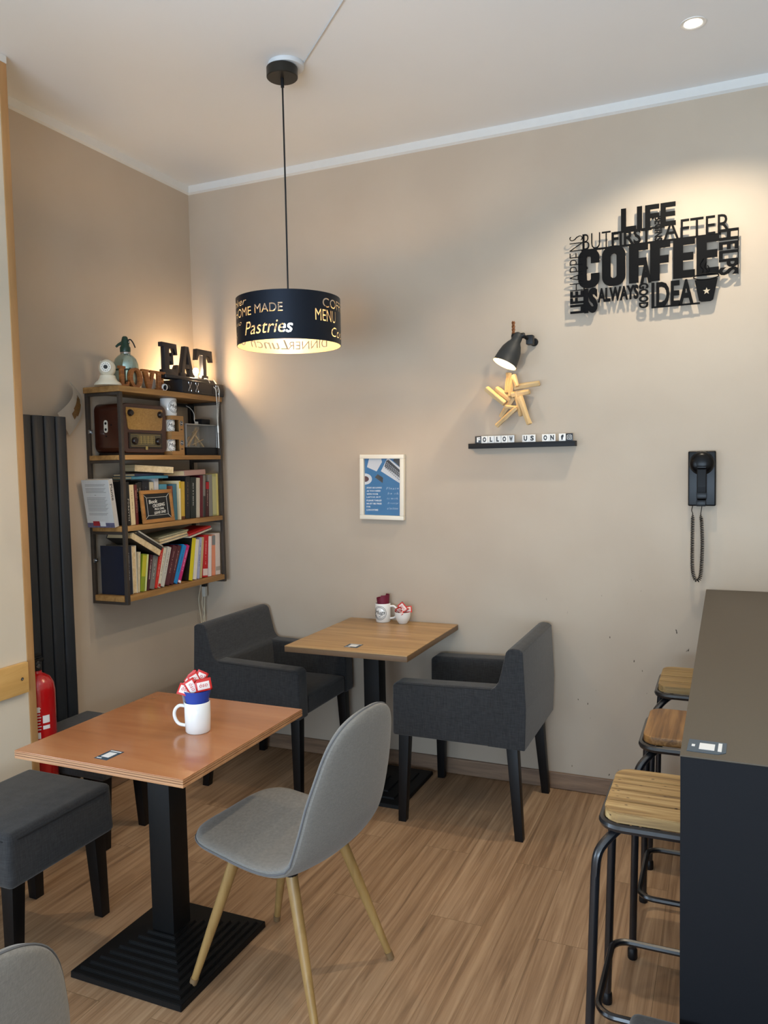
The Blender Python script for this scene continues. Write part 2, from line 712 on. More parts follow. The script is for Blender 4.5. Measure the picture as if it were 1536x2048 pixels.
def window(name, lo, hi, axis, bars, label):
    f = NB(); p = NB()
    t = .05
    if axis == 'x':
        x = lo[0]
        for z in (lo[2], hi[2] - t):
            box(f, (x, lo[1], z), (x + .06, hi[1], z + t))
        for y in bars:
            box(f, (x, y - t / 2, lo[2] + t), (x + .06, y + t / 2, hi[2] - t))
        box(p, (x + .02, lo[1] + .01, lo[2] + .01), (x + .026, hi[1] - .01, hi[2] - .01))
    else:
        y = lo[1]
        for z in (lo[2], hi[2] - t):
            box(f, (lo[0], y, z), (hi[0], y + .06, z + t))
        for x in bars:
            box(f, (x - t / 2, y, lo[2] + t), (x + t / 2, y + .06, hi[2] - t))
        box(p, (lo[0] + .01, y + .02, lo[2] + .01), (hi[0] - .01, y + .026, hi[2] - .01))
    o = struct(name, f, mat('grey_window_frame', '#5b5f63', 0.5), label)
    g = obj('window_pane', p, glass_mat("clear_window", 0.05), o, smooth=0)
    return o


window('window_1', (XL + .03, W0, WZ0), (0, W1, WZ1), 'x', (W0 + .025, -.15, W1 - .025), 'shop window in the left wall')
window('window_2', (-2.15, YR - .08, .3), (2.15, 0, 2.72), 'y', (-2.125, -.7, .7, 2.125), 'glazed shop front behind the camera')

# skirting, crown strips, wooden wall trim
b = NB(); box(b, (XL, YB - .014, .002), (XR, YB, .078), .003)
struct('baseboard_back', b, M_SKIRT, 'grey brown wooden skirting along the back wall')
b = NB(); box(b, (XL, YI, .002), (XL + .014, YB - .014, .078), .003)
struct('baseboard_left', b, M_SKIRTY, 'grey brown wooden skirting along the left wall')
b = NB(); box(b, (XI, YR, .002), (XI + .012, YI, .07), .003)
struct('baseboard_inner', b, M_SKIRTY, 'grey brown skirting below the cream wall')
b = NB(); prism(b, [(0, ZC), (-.014, ZC), (-.012, ZC - .036), (0, ZC - .044)], XL, XR, 'YZ', M=Matrix.Translation((0, YB, 0)))
struct('trim_1', b, M_STRIP, 'white crown strip above the back wall')
b = NB(); prism(b, [(0, ZC), (.014, ZC), (.012, ZC - .036), (0, ZC - .044)], YI, YB, 'XZ', M=Matrix.Translation((XL, 0, 0)))
struct('trim_2', b, M_STRIP, 'white crown strip above the left wall')
b = NB(); box(b, (XI - .03, YI - .016, 0.0), (XI + .004, YI + .018, 3.075), .003)
struct('trim_3', b, M_PINEV, 'upright wooden edge strip on the end of the cream wall', 40)
b = NB(); box(b, (XI, YR + .2, 3.06), (XI + .006, YI + .018, ZC), .002)
struct('trim_4', b, M_STRIP, 'white strip on top of the cream wall')
b = NB(); box(b, (XI, 1.5, .697), (XI + .02, 2.178, .815), .004)
o = struct('trim_5', b, M_PINE, 'pale pine rubbing rail screwed to the cream wall', 40)
b = NB(); lathe(b, [(.006, 0), (.006, .002), (.003, .002), (.003, .0005), (0, .0005)], 14, Matrix.Translation((XI + .0205, 2.145, .756)) @ Matrix.Rotation(RAD(90), 4, 'Y'))
obj('screw', b, M_STEEL, o)

# ------------------------------------------------------------------ bar counter and stools
bar = thing('bar_counter', 'dark grey-brown bar counter with a black end panel on the right', 'bar counter', (.28, 2.6, 0))
BX0, BX1, BY0, BY1, BZ = -.08 - .28, .62 - .28, 1.575 - 2.6, 3.64 - 2.6, .977
M_BARTOP = mat('grey_brown_laminate', '#50493f', 0.55, spec=0.25, noise=0.10, nscale=420, bump=0.06)
M_BARBLK = mat('black_laminate', '#101115', 0.65, spec=0.15, noise=0.10, nscale=420, bump=0.05)
b = NB(); box(b, (BX0, BY0, BZ - .003), (BX1, BY1, BZ), .001); box(b, (BX0 + .001, BY0 + .039, BZ - .04), (BX1 - .001, BY1 - .039, BZ - .0032), .001)
obj('countertop', b, M_BARTOP, bar)
b = NB(); box(b, (BX0 + .001, BY0 + .0005, 0), (BX1 - .001, BY0 + .038, BZ - .0032), .001)
obj('end_panel', b, M_BARBLK, bar)
b = NB(); box(b, (BX0 + .001, BY1 - .038, 0), (BX1 - .001, BY1 - .001, BZ - .0032), .001)
obj('wall_side_panel', b, M_BARBLK, bar)
b = NB(); box(b, (BX0 + .36, BY0 + .039, 0), (BX0 + .4, BY1 - .039, BZ - .0402))
obj('back_panel', b, M_BARBLK, bar)

M_TUBE = mat('black_tube', '#17181c', 0.32, spec=0.6, coat=0.2, noise=0.2, nscale=40)
M_RUST = wood('weathered_plank_seat', [(0.28, '#5d4529'), (0.5, '#9c7d4e'), (0.74, '#c8ae7c')], 0, 9, 22, 0.6, 0.3, knots=True)
M_RUST2 = wood('pale_plank_seat', [(0.25, '#5f4e33'), (0.5, '#93794e'), (0.75, '#b59c6c')], 0, 10, 22, 0.6, 0.3)
M_OAKSEAT = wood('striped_oak_seat', [(0.3, '#553818'), (0.5, '#805a30'), (0.72, '#a67d4a')], 1, 9, 26, 0.45, 0.2)


def bar_stool(loc, size, seat_mat, planks, label, foot):
    t = thing('bar_stool', label, 'bar stool', loc, 0, 'metal bar stools under the bar')
    s = size / 2
    H = .70

    def rr(hs, rad, z, k=6):
        out = []
        for cx, cy, a0 in ((hs - rad, hs - rad, 0), (-hs + rad, hs - rad, 90), (-hs + rad, -hs + rad, 180), (hs - rad, -hs + rad, 270)):
            for i in range(k + 1):
                a = RAD(a0 + 90 * i / k)
                out.append((cx + rad * cos(a), cy + rad * sin(a), z))
        return out
    b = NB()
    if planks:
        n = planks
        w = (size - .008) / n
        outl = [(p[0], p[1]) for p in rr(s - .004, .045, 0)]
        for i in range(n):
            t0, t1 = -s + .004 + i * w + .0006, -s + .004 + (i + 1) * w - .0006
            # each board is the seat outline clipped to its strip
            tb = bmesh.new()
            tmpb = NB(); prism(tmpb, outl, H - .026, H - rnd.uniform(0, .0015), 'XY')
            me = bpy.data.meshes.new('t'); tmpb.to_mesh(me); tmpb.free(); tb.from_mesh(me); bpy.data.meshes.remove(me)
            for co, no in (((0, t0, 0), (0, -1, 0)), ((0, t1, 0), (0, 1, 0))):
                r = bmesh.ops.bisect_plane(tb, geom=tb.verts[:] + tb.edges[:] + tb.faces[:], plane_co=co, plane_no=no, clear_outer=True)
                ed = [e for e in r['geom_cut'] if isinstance(e, bmesh.types.BMEdge)]
                if ed:
                    bmesh.ops.holes_fill(tb, edges=ed, sides=0)
            bmesh.ops.recalc_face_normals(tb, faces=tb.faces)
            bmesh.ops.bevel(tb, geom=[e for e in tb.edges if not e.is_boundary and e.calc_face_angle(0) > .7], offset=.002, segments=2, affect='EDGES', clamp_overlap=True)
            merge(b, tb)
    else:
        prism(b, [(p[0], p[1]) for p in rr(s - .004, .045, 0)], H - .026, H, 'XY', .006, 3)
    obj('seat', b, seat_mat, t)
    b = NB(); tube(b, rr(s, .05, H - .036), .011, 8, closed=True)
    obj('seat_frame', b, M_TUBE, t)
    fz = .197
    fx = foot
    for sx in (-1, 1):
        for sy in (-1, 1):
            top = (sx * (s - .055), sy * (s - .055), H - .046)
            pts = smooth_path([top, (sx * (s - .028), sy * (s - .028), H - .062), (sx * (s + .004), sy * (s + .002), H - .10),
                               (sx * (s + .012), sy * (s + .008), H - .16)], 5) + [Vector((sx * fx, sy * (fx - .01), .012))]
            b = NB(); tube(b, pts, .0115, 9)
            lg = obj('leg', b, M_TUBE, t)
            b = NB(); lathe(b, [(.0135, 0), (.015, .004), (.0145, .03), (.0115, .034)], 12, Matrix.Translation((sx * fx, sy * (fx - .01), 0)))
            obj('foot_cap', b, M_BLACK, lg)
    k = s + .010 + (fx - s - .010) * (H - .16 - fz) / (H - .16) - .012
    b = NB(); tube(b, rr(k, .045, fz), .009, 8, closed=True)
    obj('footrest', b, M_TUBE, t)
    return t


bar_stool((-.125, 2.045, 0), .30, M_RUST, 4, 'black tube bar stool with knotty pale wooden seat, nearest of the three at the bar', .18)
bar_stool((-.08, 2.62, 0), .315, M_OAKSEAT, 0, 'bar stool with smooth striped brown seat, middle of the three at the bar', .18)
bar_stool((-.08, 3.20, 0), .315, M_RUST2, 4, 'bar stool with pale boarded seat, third along the bar beside the back wall', .18)

# ------------------------------------------------------------------ tables
M_T1 = wood('orange_brown_veneer', [(0.25, '#97623e'), (0.5, '#a66d46'), (0.8, '#b27b52')], 0, 5, 9, 0.26, 0.05, coat=0.35)
M_PLYL = wood('plywood_light', [(0.3, '#a06f48'), (0.7, '#bd8d63')], 0, 12, 8, 0.55)
M_PLYD = mat('plywood_dark', '#5f3c24', 0.6)
M_T2 = wood('light_oak_laminate', [(0.28, '#8a6a45'), (0.5, '#a88558'), (0.72, '#c2a070')], 0, 6, 16, 0.36, 0.05)
M_T2E = mat('brown_edging', '#6f573f', 0.5, noise=.1, nscale=60)


def stepped_base(bm, sx, sy, steps, z1, col):
    t = bmesh.new()
    prof = []
    for i in range(steps):
        f = i / (steps - 1)
        hx = sx / 2 + (col / 2 + .012 - sx / 2) * f
        hy = sy / 2 + (col / 2 + .012 - sy / 2) * f
        za = .012 + (z1 - .012) * i / steps
        zb = .012 + (z1 - .012) * (i + 1) / steps
        prof += [(hx, hy, za if i else 0.0), (hx - .001, hy - .001, zb)]
    rings = []
    for hx, hy, z in prof:
        rings.append([t.verts.new((a * hx, c * hy, z)) for a, c in ((-1, -1), (1, -1), (1, 1), (-1, 1))])
    t.faces.new(rings[0][::-1])
    t.faces.new(rings[-1])
    for a, c in zip(rings, rings[1:]):
        for i in range(4):
            j = (i + 1) % 4
            t.faces.new((a[i], a[j], c[j], c[i]))
    bmesh.ops.recalc_face_normals(t, faces=t.faces)
    bmesh.ops.bevel(t, geom=[e for e in t.edges if e.calc_face_angle(0) > .5], offset=.0018, segments=2, affect='EDGES', clamp_overlap=True)
    merge(bm, t)


tb = thing('cafe_table', 'orange-brown veneered cafe table with plywood edge in the foreground', 'table', (-1.62, 1.945, 0), 0)


def l1(x, y):
    return (x + 1.62, y - 1.945)


x0, y0 = l1(-1.862, 1.588); x1, y1 = l1(-1.270, 2.205)
b = NB()
box(b, (x0, y0, .7265), (x1, y1, .735), .0015, mi=1)
box(b, (x0 + .001, y0 + .001, .735), (x1 - .001, y1 - .001, .7365), mi=2)
box(b, (x0, y0, .7365), (x1, y1, .7415), .001, mi=1)
box(b, (x0 + .001, y0 + .001, .7415), (x1 - .001, y1 - .001, .7428), mi=2)
box(b, (x0, y0, .7428), (x1, y1, .7472), .001, mi=1)
box(b, (x0 + .0005, y0 + .0005, .7472), (x1 - .0005, y1 - .0005, .750), .0015, 3, mi=0)
obj('tabletop', b, [M_T1, M_PLYL, M_PLYD], tb)
b = NB(); box(b, (-.042, -.042, .085), (.042, .042, .716), .004)
obj('column', b, M_BLACKM, tb)
b = NB(); box(b, (-.16, -.16, .716), (.16, .16, .7262), .003)
obj('top_plate', b, M_BLACKM, tb)
b = NB(); stepped_base(b, .416, .448, 9, .088, .084)
obj('base', b, M_BLACKM, tb)

tb2 = thing('cafe_table', 'light oak laminate cafe table against the back wall between two armchairs', 'table', (-1.54, 3.372, 0), 0)
b = NB()
x0, x1, y0, y1 = -1.790 + 1.54, -1.206 + 1.54, 2.965 - 3.372, 3.638 - 3.372
box(b, (x0, y0, .725), (x1, y1, .748), .0015, mi=1)
box(b, (x0, y0, .748), (x1, y1, .752), .0012, mi=0)
obj('tabletop', b, [M_T2, M_T2E], tb2)
b = NB(); box(b, (-.04, -.04, .03), (.04, .04, .714), .004)
obj('column', b, M_BLACKM, tb2)
b = NB(); box(b, (-.16, -.16, .714), (.16, .16, .7248), .003)
obj('top_plate', b, M_BLACKM, tb2)
b = NB(); stepped_base(b, .42, .43, 4, .036, .08)
obj('base', b, M_BLACKM, tb2)

# ------------------------------------------------------------------ armchairs
M_SEAM = mat('dark_seam', '#1c1d1f', 0.9)


def armchair():
    t = thing('armchair', 'charcoal fabric armchair facing left on the right side of the oak table', 'armchair', (-1.022, 3.325, 0), RAD(-90), 'charcoal armchairs at the oak table')
    W, D0, D1 = .565, -.288, .285          # width, front (-y), back
    arm = [(D0, .385), (D0 + .002, .60), (D0 + .02, .615), (D0 + .25, .622), (.165, .628), (.20, .628), (.25, .60), (.268, .385)]
    for s in (-1, 1):
        b = NB()
        a0, a1 = sorted((s * W / 2, s * (W / 2 - .085)))
        prism(b, arm, a0, a1, 'YZ', .011, 3)
        # stitched seam along the outer top edge
        obj('armrest', b, M_DARKFAB, t)
    b = NB()
    prism(b, [(.130, .385), (.142, .614), (.150, .624), (.166, .634), (.180, .655), (.190, .69), (.212, .780), (.222, .792), (.240, .798), (.266, .796), (.281, .786), (.292, .55), (.286, .384)], -W / 2 - .001, W / 2 + .001, 'YZ', .013, 4)
    obj('backrest', b, M_DARKFAB, t)
    b = NB(); box(b, (-W / 2 + .086, D0 + .004, .388), (W / 2 - .086, .150, .475), .02, 4)
    obj('seat', b, M_DARKFAB, t)
    for s in (-1, 1):
        x = s * (W / 2 - .002)
        b = NB(); tube(b, [(x, D0 + .02, .607), (x, D0 + .25, .614), (x, .146, .621)], .0022, 6); obj('piping', b, M_SEAM, t)
    for sx in (-1, 1):
        b = NB(); loft_box(b, (sx * (W / 2 - .05), D0 + .04, .39), (sx * (W / 2 - .03), D0 + .03, 0), .047, .034)
        obj('leg', b, M_BLACKLEG, t)
        b = NB(); loft_box(b, (sx * (W / 2 - .05), .225, .39), (sx * (W / 2 - .03), .255, 0), .047, .034)
        obj('leg', b, M_BLACKLEG, t)
    return t


ac = armchair()
dup(ac, (-2.062, 3.335, 0), RAD(90), 'charcoal fabric armchair facing right in the corner under the hanging shelf')

# ------------------------------------------------------------------ upholstered stools
def ottoman(loc, sx, sy, H, label, skirt=.17):
    t = thing('upholstered_stool', label, 'stool', loc, 0, 'charcoal upholstered stools')
    b = NB(); box(b, (-sx / 2, -sy / 2, H - skirt + .002), (sx / 2, sy / 2, H), .022, 5)
    # the cover flares a little towards its hem
    for v in b.verts:
        k = max(0.0, (H - .03 - v.co.z) / skirt)
        v.co.x *= 1 + .03 * k
        v.co.y *= 1 + .03 * k
        if v.co.z > H - .004:
            v.co.z += .006 * (1 - (2 * v.co.x / sx) ** 2) * (1 - (2 * v.co.y / sy) ** 2)
    obj('seat_cover', b, M_DARKFAB, t)
    b = NB()
    hx, hy = sx / 2 + .0005, sy / 2 + .0005
    tube(b, [(-hx + .03, -hy, H - .022), (hx - .03, -hy, H - .022), (hx, -hy + .03, H - .022), (hx, hy - .03, H - .022), (hx - .03, hy, H - .022), (-hx + .03, hy, H - .022), (-hx, hy - .03, H - .022), (-hx, -hy + .03, H - .022)], .0025, 6, closed=True)
    obj('piping', b, M_SEAM, t)
    for a in (-1, 1):
        for c in (-1, 1):
            b = NB(); loft_box(b, (a * (sx / 2 - .045), c * (sy / 2 - .045), H - skirt + .03), (a * (sx / 2 - .038), c * (sy / 2 - .03), 0), .05, .036)
            obj('leg', b, M_BLACKLEG, t)
    return t


ottoman((-2.14, 1.84, 0), .385, .425, .463, 'charcoal upholstered stool at the left side of the orange-brown table')
ottoman((-2.465, 2.51, 0), .37, .30, .463, 'charcoal upholstered stool tucked below the tall radiator')
ottoman((.03, 1.365, 0), .40, .405, .452, 'charcoal upholstered stool in front of the black end panel of the bar')

# ------------------------------------------------------------------ shell chairs
def shell_chair(loc, rotz, label):
    t = thing('shell_chair', label, 'chair', loc, rotz, 'grey felt shell chairs')
    # profile of the shell: (depth y, height z, half width, side lift)
    prof0 = smooth_path([(-.245, .452, 0), (-.20, .458, 0), (-.10, .445, 0), (.02, .432, 0), (.12, .432, 0), (.185, .452, 0), (.222, .510, 0),
                        (.245, .60, 0), (.268, .72, 0), (.292, .868, 0)], 14)
    K = 16

    L0 = [0]
    for i in range(1, len(prof0)):
        L0.append(L0[-1] + (prof0[i] - prof0[i - 1]).length)

    def at(u):
        d = u * L0[-1]
        for i in range(1, len(prof0)):
            if d <= L0[i] + 1e-9:
                return prof0[i - 1].lerp(prof0[i], (d - L0[i - 1]) / (L0[i] - L0[i - 1]))
        return prof0[-1]
    N = 46
    us = [i / (N - 1) - .92 * sin(2 * PI * i / (N - 1)) / (2 * PI) for i in range(N)]
    prof = [at(u) for u in us]

    def halfw(u):
        # widest at the hips, rounded seat front, egg shaped back
        pts = [(0, .200), (.10, .216), (.3, .228), (.48, .232), (.60, .228), (.74, .214), (.86, .184), (1.0, .150)]
        w = .150
        for (a, wa), (c, wc) in zip(pts, pts[1:]):
            if a <= u <= c:
                w = wa + (wc - wa) * (u - a) / (c - a)
                break
        if u < .13:
            w *= max(.30, max(0.0, 1 - max(0.0, 1 - u / .13) ** 2.8) ** (1 / 2.2))
        if u > .82:
            w *= max(.16, max(0.0, 1 - ((u - .82) / .18) ** 3.2) ** (1 / 2.4))
        return w
    bm = bmesh.new()
    grids = {}
    TH = .036
    for side in (0, 1):
        g = []
        for i in range(N):
            u = us[i]
            p = prof[i]
            d = (prof[min(i + 1, N - 1)] - prof[max(i - 1, 0)]).normalized()
            nrm = Vector((0, d.y, -d.x)) if False else Vector((-d.y, d.x, 0))   # in the (depth, height) plane: points to the sitter
            nv = Vector((0, nrm.x, nrm.y))
            hw = halfw(u)
            row = []
            for k in range(K + 1):
                s = -1 + 2 * k / K
                s = math.copysign(abs(s) ** 0.85, s)
                lift = (.010 + .024 * min(1, max(0, (u - .38) / .2))) * (s * hw / .22) ** 2
                th = TH * (1 - .35 * abs(s) ** 6) * (0.45 + 0.55 * max(0.0, min(1, min(u, 1 - u) / .03)) ** .6)
                q = Vector((s * hw, p.x, p.y)) + nv * lift
                q += nv * (th / 2 if side == 0 else -th / 2)
                row.append(bm.verts.new(q))
            g.append(row)
        grids[side] = g
    for side in (0, 1):
        g = grids[side]
        for i in range(N - 1):
            for k in range(K):
                f = (g[i][k], g[i][k + 1], g[i + 1][k + 1], g[i + 1][k])
                bm.faces.new(f if side == 0 else f[::-1])
    loop = [(0, k) for k in range(K + 1)] + [(i, K) for i in range(1, N)] + [(N - 1, k) for k in range(K - 1, -1, -1)] + [(i, 0) for i in range(N - 2, 0, -1)]
    a, c = grids[0], grids[1]
    for m in range(len(loop)):
        i, k = loop[m]
        j, l_ = loop[(m + 1) % len(loop)]
        bm.faces.new((a[i][k], c[i][k], c[j][l_], a[j][l_]))
    edge = [(a[i][k].co + c[i][k].co) / 2 for i, k in loop]
    bmesh.ops.recalc_face_normals(bm, faces=bm.faces)
    o = obj('shell', bm, M_GREYFAB, t, smooth=60)
    md = o.modifiers.new('soft', 'SUBSURF')
    md.levels = 1
    md.render_levels = 1
    b = NB(); tube(b, edge, .0024, 6, closed=True)
    obj('piping', b, M_PIPING, t)
    b = NB()
    box(b, (-.13, -.10, .406), (.13, -.085, .418)); box(b, (-.13, .085, .400), (.13, .10, .416)); box(b, (-.06, -.09, .400), (.06, .09, .414))
    for sx in (-1, 1):
        for sy, yy in ((-1, -.10), (1, .10)):
            lathe(b, [(.02, 0), (.02, .018)], 14, Matrix.Translation((sx * .125, yy, .398)))
    obj('seat_bracket', b, M_BLACK, t)
    for sx in (-1, 1):
        for sy in (-1, 1):
            p0 = Vector((sx * .125, -.10 if sy < 0 else .10, .402))
            p1 = Vector((sx * .200, -.21 if sy < 0 else .225, .018 if (sx, sy) != (1, -1) else .034))   # that foot stands on the rim of the table base
            b = NB(); tube(b, [p0, p0.lerp(p1, .5), p1], .015, 12, radii=[.0175, .0150, .0105])
            lg = obj('leg', b, M_BEECH, t)
            b = NB(); tube(b, [p1 + (p0 - p1).normalized() * .006, p1 + (p0 - p1).normalized() * -.017], .012, 12, radii=[.0125, .0115])
            obj('foot_cap', b, mat('brown_rubber_cap', '#7a6244', 0.6), lg)
    return t


c1 = shell_chair((-1.205, 1.99, 0), RAD(-96), 'grey felt shell chair with wooden legs at the right side of the orange-brown table')
dup(c1, (-1.233, .735, 0), RAD(-96), 'grey felt shell chair cut off in the lower left corner of the photo')
# ------------------------------------------------------------------ pendant lamp
PX, PY = -1.578, 2.715
R_SH, Z_SH0, Z_SH1 = .203, 2.012, 2.192
pl = thing('pendant_lamp', 'black drum pendant lamp with cut-out cafe words hanging from the ceiling', 'pendant lamp', (PX, PY, 0))
M_SHOUT = mat('blue_black_shade', '#0f1826', 0.38, 0.55, spec=0.5)
M_SHIN = mat('warm_gold_lining', '#8b7d62', 0.4, 0.0)
M_BRONZE = mat('dark_bronze_canopy', '#26241f', 0.38, 0.3)
b = NB(); lathe(b, [(.066, ZC - .016), (.069, ZC - .012), (.069, ZC - .0005)], 40, Matrix.Translation((.012, .012, 0)))
obj('ceiling_rose', b, mat('white_rose', '#d3d7da', 0.5), pl)
b = NB(); lathe(b, [(.0, ZC - .056), (.057, ZC - .056), (.060, ZC - .053), (.060, ZC - .020), (.057, ZC - .0165)], 40)
obj('canopy', b, M_BRONZE, pl)
b = NB(); lathe(b, [(.0065, ZC - .090), (.0065, ZC - .055)], 14)
obj('cord_grip', b, M_BLACK, pl)
b = NB(); tube(b, [(0, 0, ZC - .06), (.001, 0, 2.6), (0, 0, 2.155)], .0034, 8)
obj('cord', b, M_BLACK, pl)
b = NB(); lathe(b, [(.0, 2.16), (.017, 2.158), (.019, 2.15), (.019, 2.118), (.016, 2.112)], 20)
obj('lamp_holder', b, M_BLACK, pl)
b = NB()
for k in range(3):
    a = 2 * PI * k / 3 + .6
    tube(b, [(.018 * cos(a), .018 * sin(a), 2.152), ((R_SH - .003) * cos(a), (R_SH - .003) * sin(a), 2.178)], .0022, 6)
obj('spider', b, M_BLACK, pl)
b = NB(); lathe(b, [(.011, 2.118), (.014, 2.108), (.023, 2.09), (.025, 2.078), (.020, 2.062), (.010, 2.054), (0, 2.052)], 20)
obj('bulb', b, mat('lit_pendant_bulb', '#fff2d8', 0.3, emit='#ffd7a6', estr=PENDANT_E / (39.5 * .024 ** 2)), pl)

view_a = math.atan2(-PY, -PX) + 0.0       # direction from the lamp to the doorway side of the room


def shade_mesh():
    n = 160
    t = bmesh.new()
    prof = [(R_SH, Z_SH0), (R_SH, Z_SH1), (R_SH - .0022, Z_SH1), (R_SH - .0022, Z_SH0)]
    rings = [[t.verts.new((r * cos(2 * PI * i / n), r * sin(2 * PI * i / n), z)) for i in range(n)] for r, z in prof]
    for q in range(4):
        a, c = rings[q], rings[(q + 1) % 4]
        for i in range(n):
            j = (i + 1) % n
            t.faces.new((a[i], a[j], c[j], c[i]))
    bmesh.ops.recalc_face_normals(t, faces=t.faces)
    me = bpy.data.meshes.new('shade')
    t.to_mesh(me); t.free()
    so = bpy.data.objects.new('shade_blank', me)
    COL.objects.link(so)
    cut = NB()
    H = Z_SH1 - Z_SH0
    #        word        centre angle, width angle, v from top, v to, bold, shear
    words = [('Pastries', -25, 58, .60, .87, 0, .25), ('HOME', -61, 36, .29, .47, 0, 0), ('MADE', -22, 32, .27, .45, 0, 0), ('Baker', -70, 40, .09, .23, 0, .3),
             ('Espresso', -84, 46, .53, .66, .0, .3), ('MENU', 45, 32, .36, .60, 0, 0), ('COFFEE', 66, 54, .12, .31, 0, 0),
             ('Cookies', 80, 56, .69, .89, 0, .2), ('DINNER', 156, 52, .72, .90, 0, 0), ('Lunch', 206, 50, .68, .90, 0, .3), ('TEA', 120, 30, .35, .6, .0, 0),
             ('Bistro', 180, 50, .2, .45, 0, .25), ('JUICE', 232, 40, .25, .5, 0, 0), ('Cakes', 262, 44, .66, .9, 0, .2)]
    for s, ca, wa, v0, v1, bold, sh in words:
        tm = text_mesh(s, RAD(wa) * R_SH, H * (v1 - v0), 1.0, bold, sh, 4)
        zc = Z_SH1 - H * (v0 + v1) / 2
        for v in tm.verts:
            th = view_a + RAD(ca) + v.co.x / R_SH
            r = R_SH - .012 + .024 * v.co.z
            v.co = Vector((r * cos(th), r * sin(th), zc + v.co.y))
        # every letter outward on its own
        todo = set(tm.faces)
        while todo:
            isl, st_ = set(), [next(iter(todo))]
            while st_:
                f = st_.pop()
                if f in isl:
                    continue
                isl.add(f)
                for e in f.edges:
                    st_ += [g for g in e.link_faces if g not in isl]
            todo -= isl
            isl = list(isl)
            bmesh.ops.recalc_face_normals(tm, faces=isl)
            vol = 0.0
            o_ = isl[0].verts[0].co.copy()
            for f in isl:
                vs = [v.co - o_ for v in f.verts]
                for q_ in range(1, len(vs) - 1):
                    vol += vs[0].dot(vs[q_].cross(vs[q_ + 1]))
            if vol < 0:
                bmesh.ops.reverse_faces(tm, faces=isl)
        merge(cut, tm)
    mc = bpy.data.meshes.new('cut')
    cut.to_mesh(mc); cut.free()
    co = bpy.data.objects.new('shade_cutter', mc)
    COL.objects.link(co)
    md = so.modifiers.new('cut', 'BOOLEAN')
    md.operation = 'DIFFERENCE'
    md.object = co
    md.solver = 'EXACT'
    md.use_self = True
    dg = bpy.context.evaluated_depsgraph_get()
    res = bpy.data.meshes.new_from_object(so.evaluated_get(dg))
    out = bmesh.new()
    out.from_mesh(res)
    for o in (so, co):
        bpy.data.objects.remove(o)
    for m_ in (res, me, mc):
        bpy.data.meshes.remove(m_)
    for f in out.faces:
        c = f.calc_center_median()
        rad = Vector((c.x, c.y, 0)).normalized()
        f.material_index = 0 if f.normal.dot(rad) > .5 else 1
    return out


obj('lamp_shade', shade_mesh(), [M_SHOUT, M_SHIN], pl, smooth=25)

b = NB(); tube(b, [(-1.497, 2.742, ZC - .003), (-1.183, 2.446, ZC - .003), (-.75, 2.05, ZC - .003), (-.2, 1.55, ZC - .003)], .0026, 6)
tag(obj('ceiling_cable', b, mat('grey_cable', '#c3c6c8', 0.6)), 'thin pale cable running along the ceiling from the pendant lamp', 'cable')

# ------------------------------------------------------------------ ceiling downlights
M_LENS = mat('lit_downlight', '#fff4dd', 0.4, emit='#fff0d2', estr=28)


def downlight(loc, label, energy):
    t = thing('downlight', label, 'ceiling light', loc, 0, 'recessed ceiling downlights')
    b = NB(); lathe(b, [(.030, -.0005), (.033, -.003), (.044, -.003), (.045, -.0005)], 32, cap=False)
    obj('trim_ring', b, M_WHITE, t)
    b = NB(); lathe(b, [(0, -.0012), (.0305, -.0012)], 32, cap=False)
    obj('lens', b, M_LENS, t)
    s = add_light('downlight_beam', 'SPOT', (loc[0], loc[1], loc[2] - .012), energy, SPOT_WARM, spot_size=RAD(128), spot_blend=.55, shadow_soft_size=.022)
    return t


downlight((-.121, 3.108, ZC), 'small lit downlight in the ceiling above the lettering sign', SPOT_E)
for p in ((-.10, 1.35, ZC), (-1.35, .75, ZC), (1.25, 2.2, ZC), (1.2, .3, ZC), (-.6, -1.2, ZC)):
    downlight(p, 'recessed ceiling downlight outside the photo', ROOM_SPOT_E)

# ------------------------------------------------------------------ lettering sign on the wall
SY = YB - .024
sg = thing('wall_sign', 'black cut-metal wall sign of coffee words with a cup', 'sign', (-.31, SY, 2.36))
M_SIGN = mat('matt_black_metal', '#040405', 0.6, spec=0.12)


LAYER = [0]


def word(bm, s, x0, x1, z0, z1, bold=0.0, rot=0, shear=0):
    w, h = x1 - x0, z1 - z0
    LAYER[0] += 1
    if rot % 180:
        w, h = h, w
    put_text(bm, s, (((x0 + x1) / 2 + .31), -.00022 * LAYER[0], (z0 + z1) / 2 - 2.36), WALL_B, w, h, .004, bold, shear, rot)




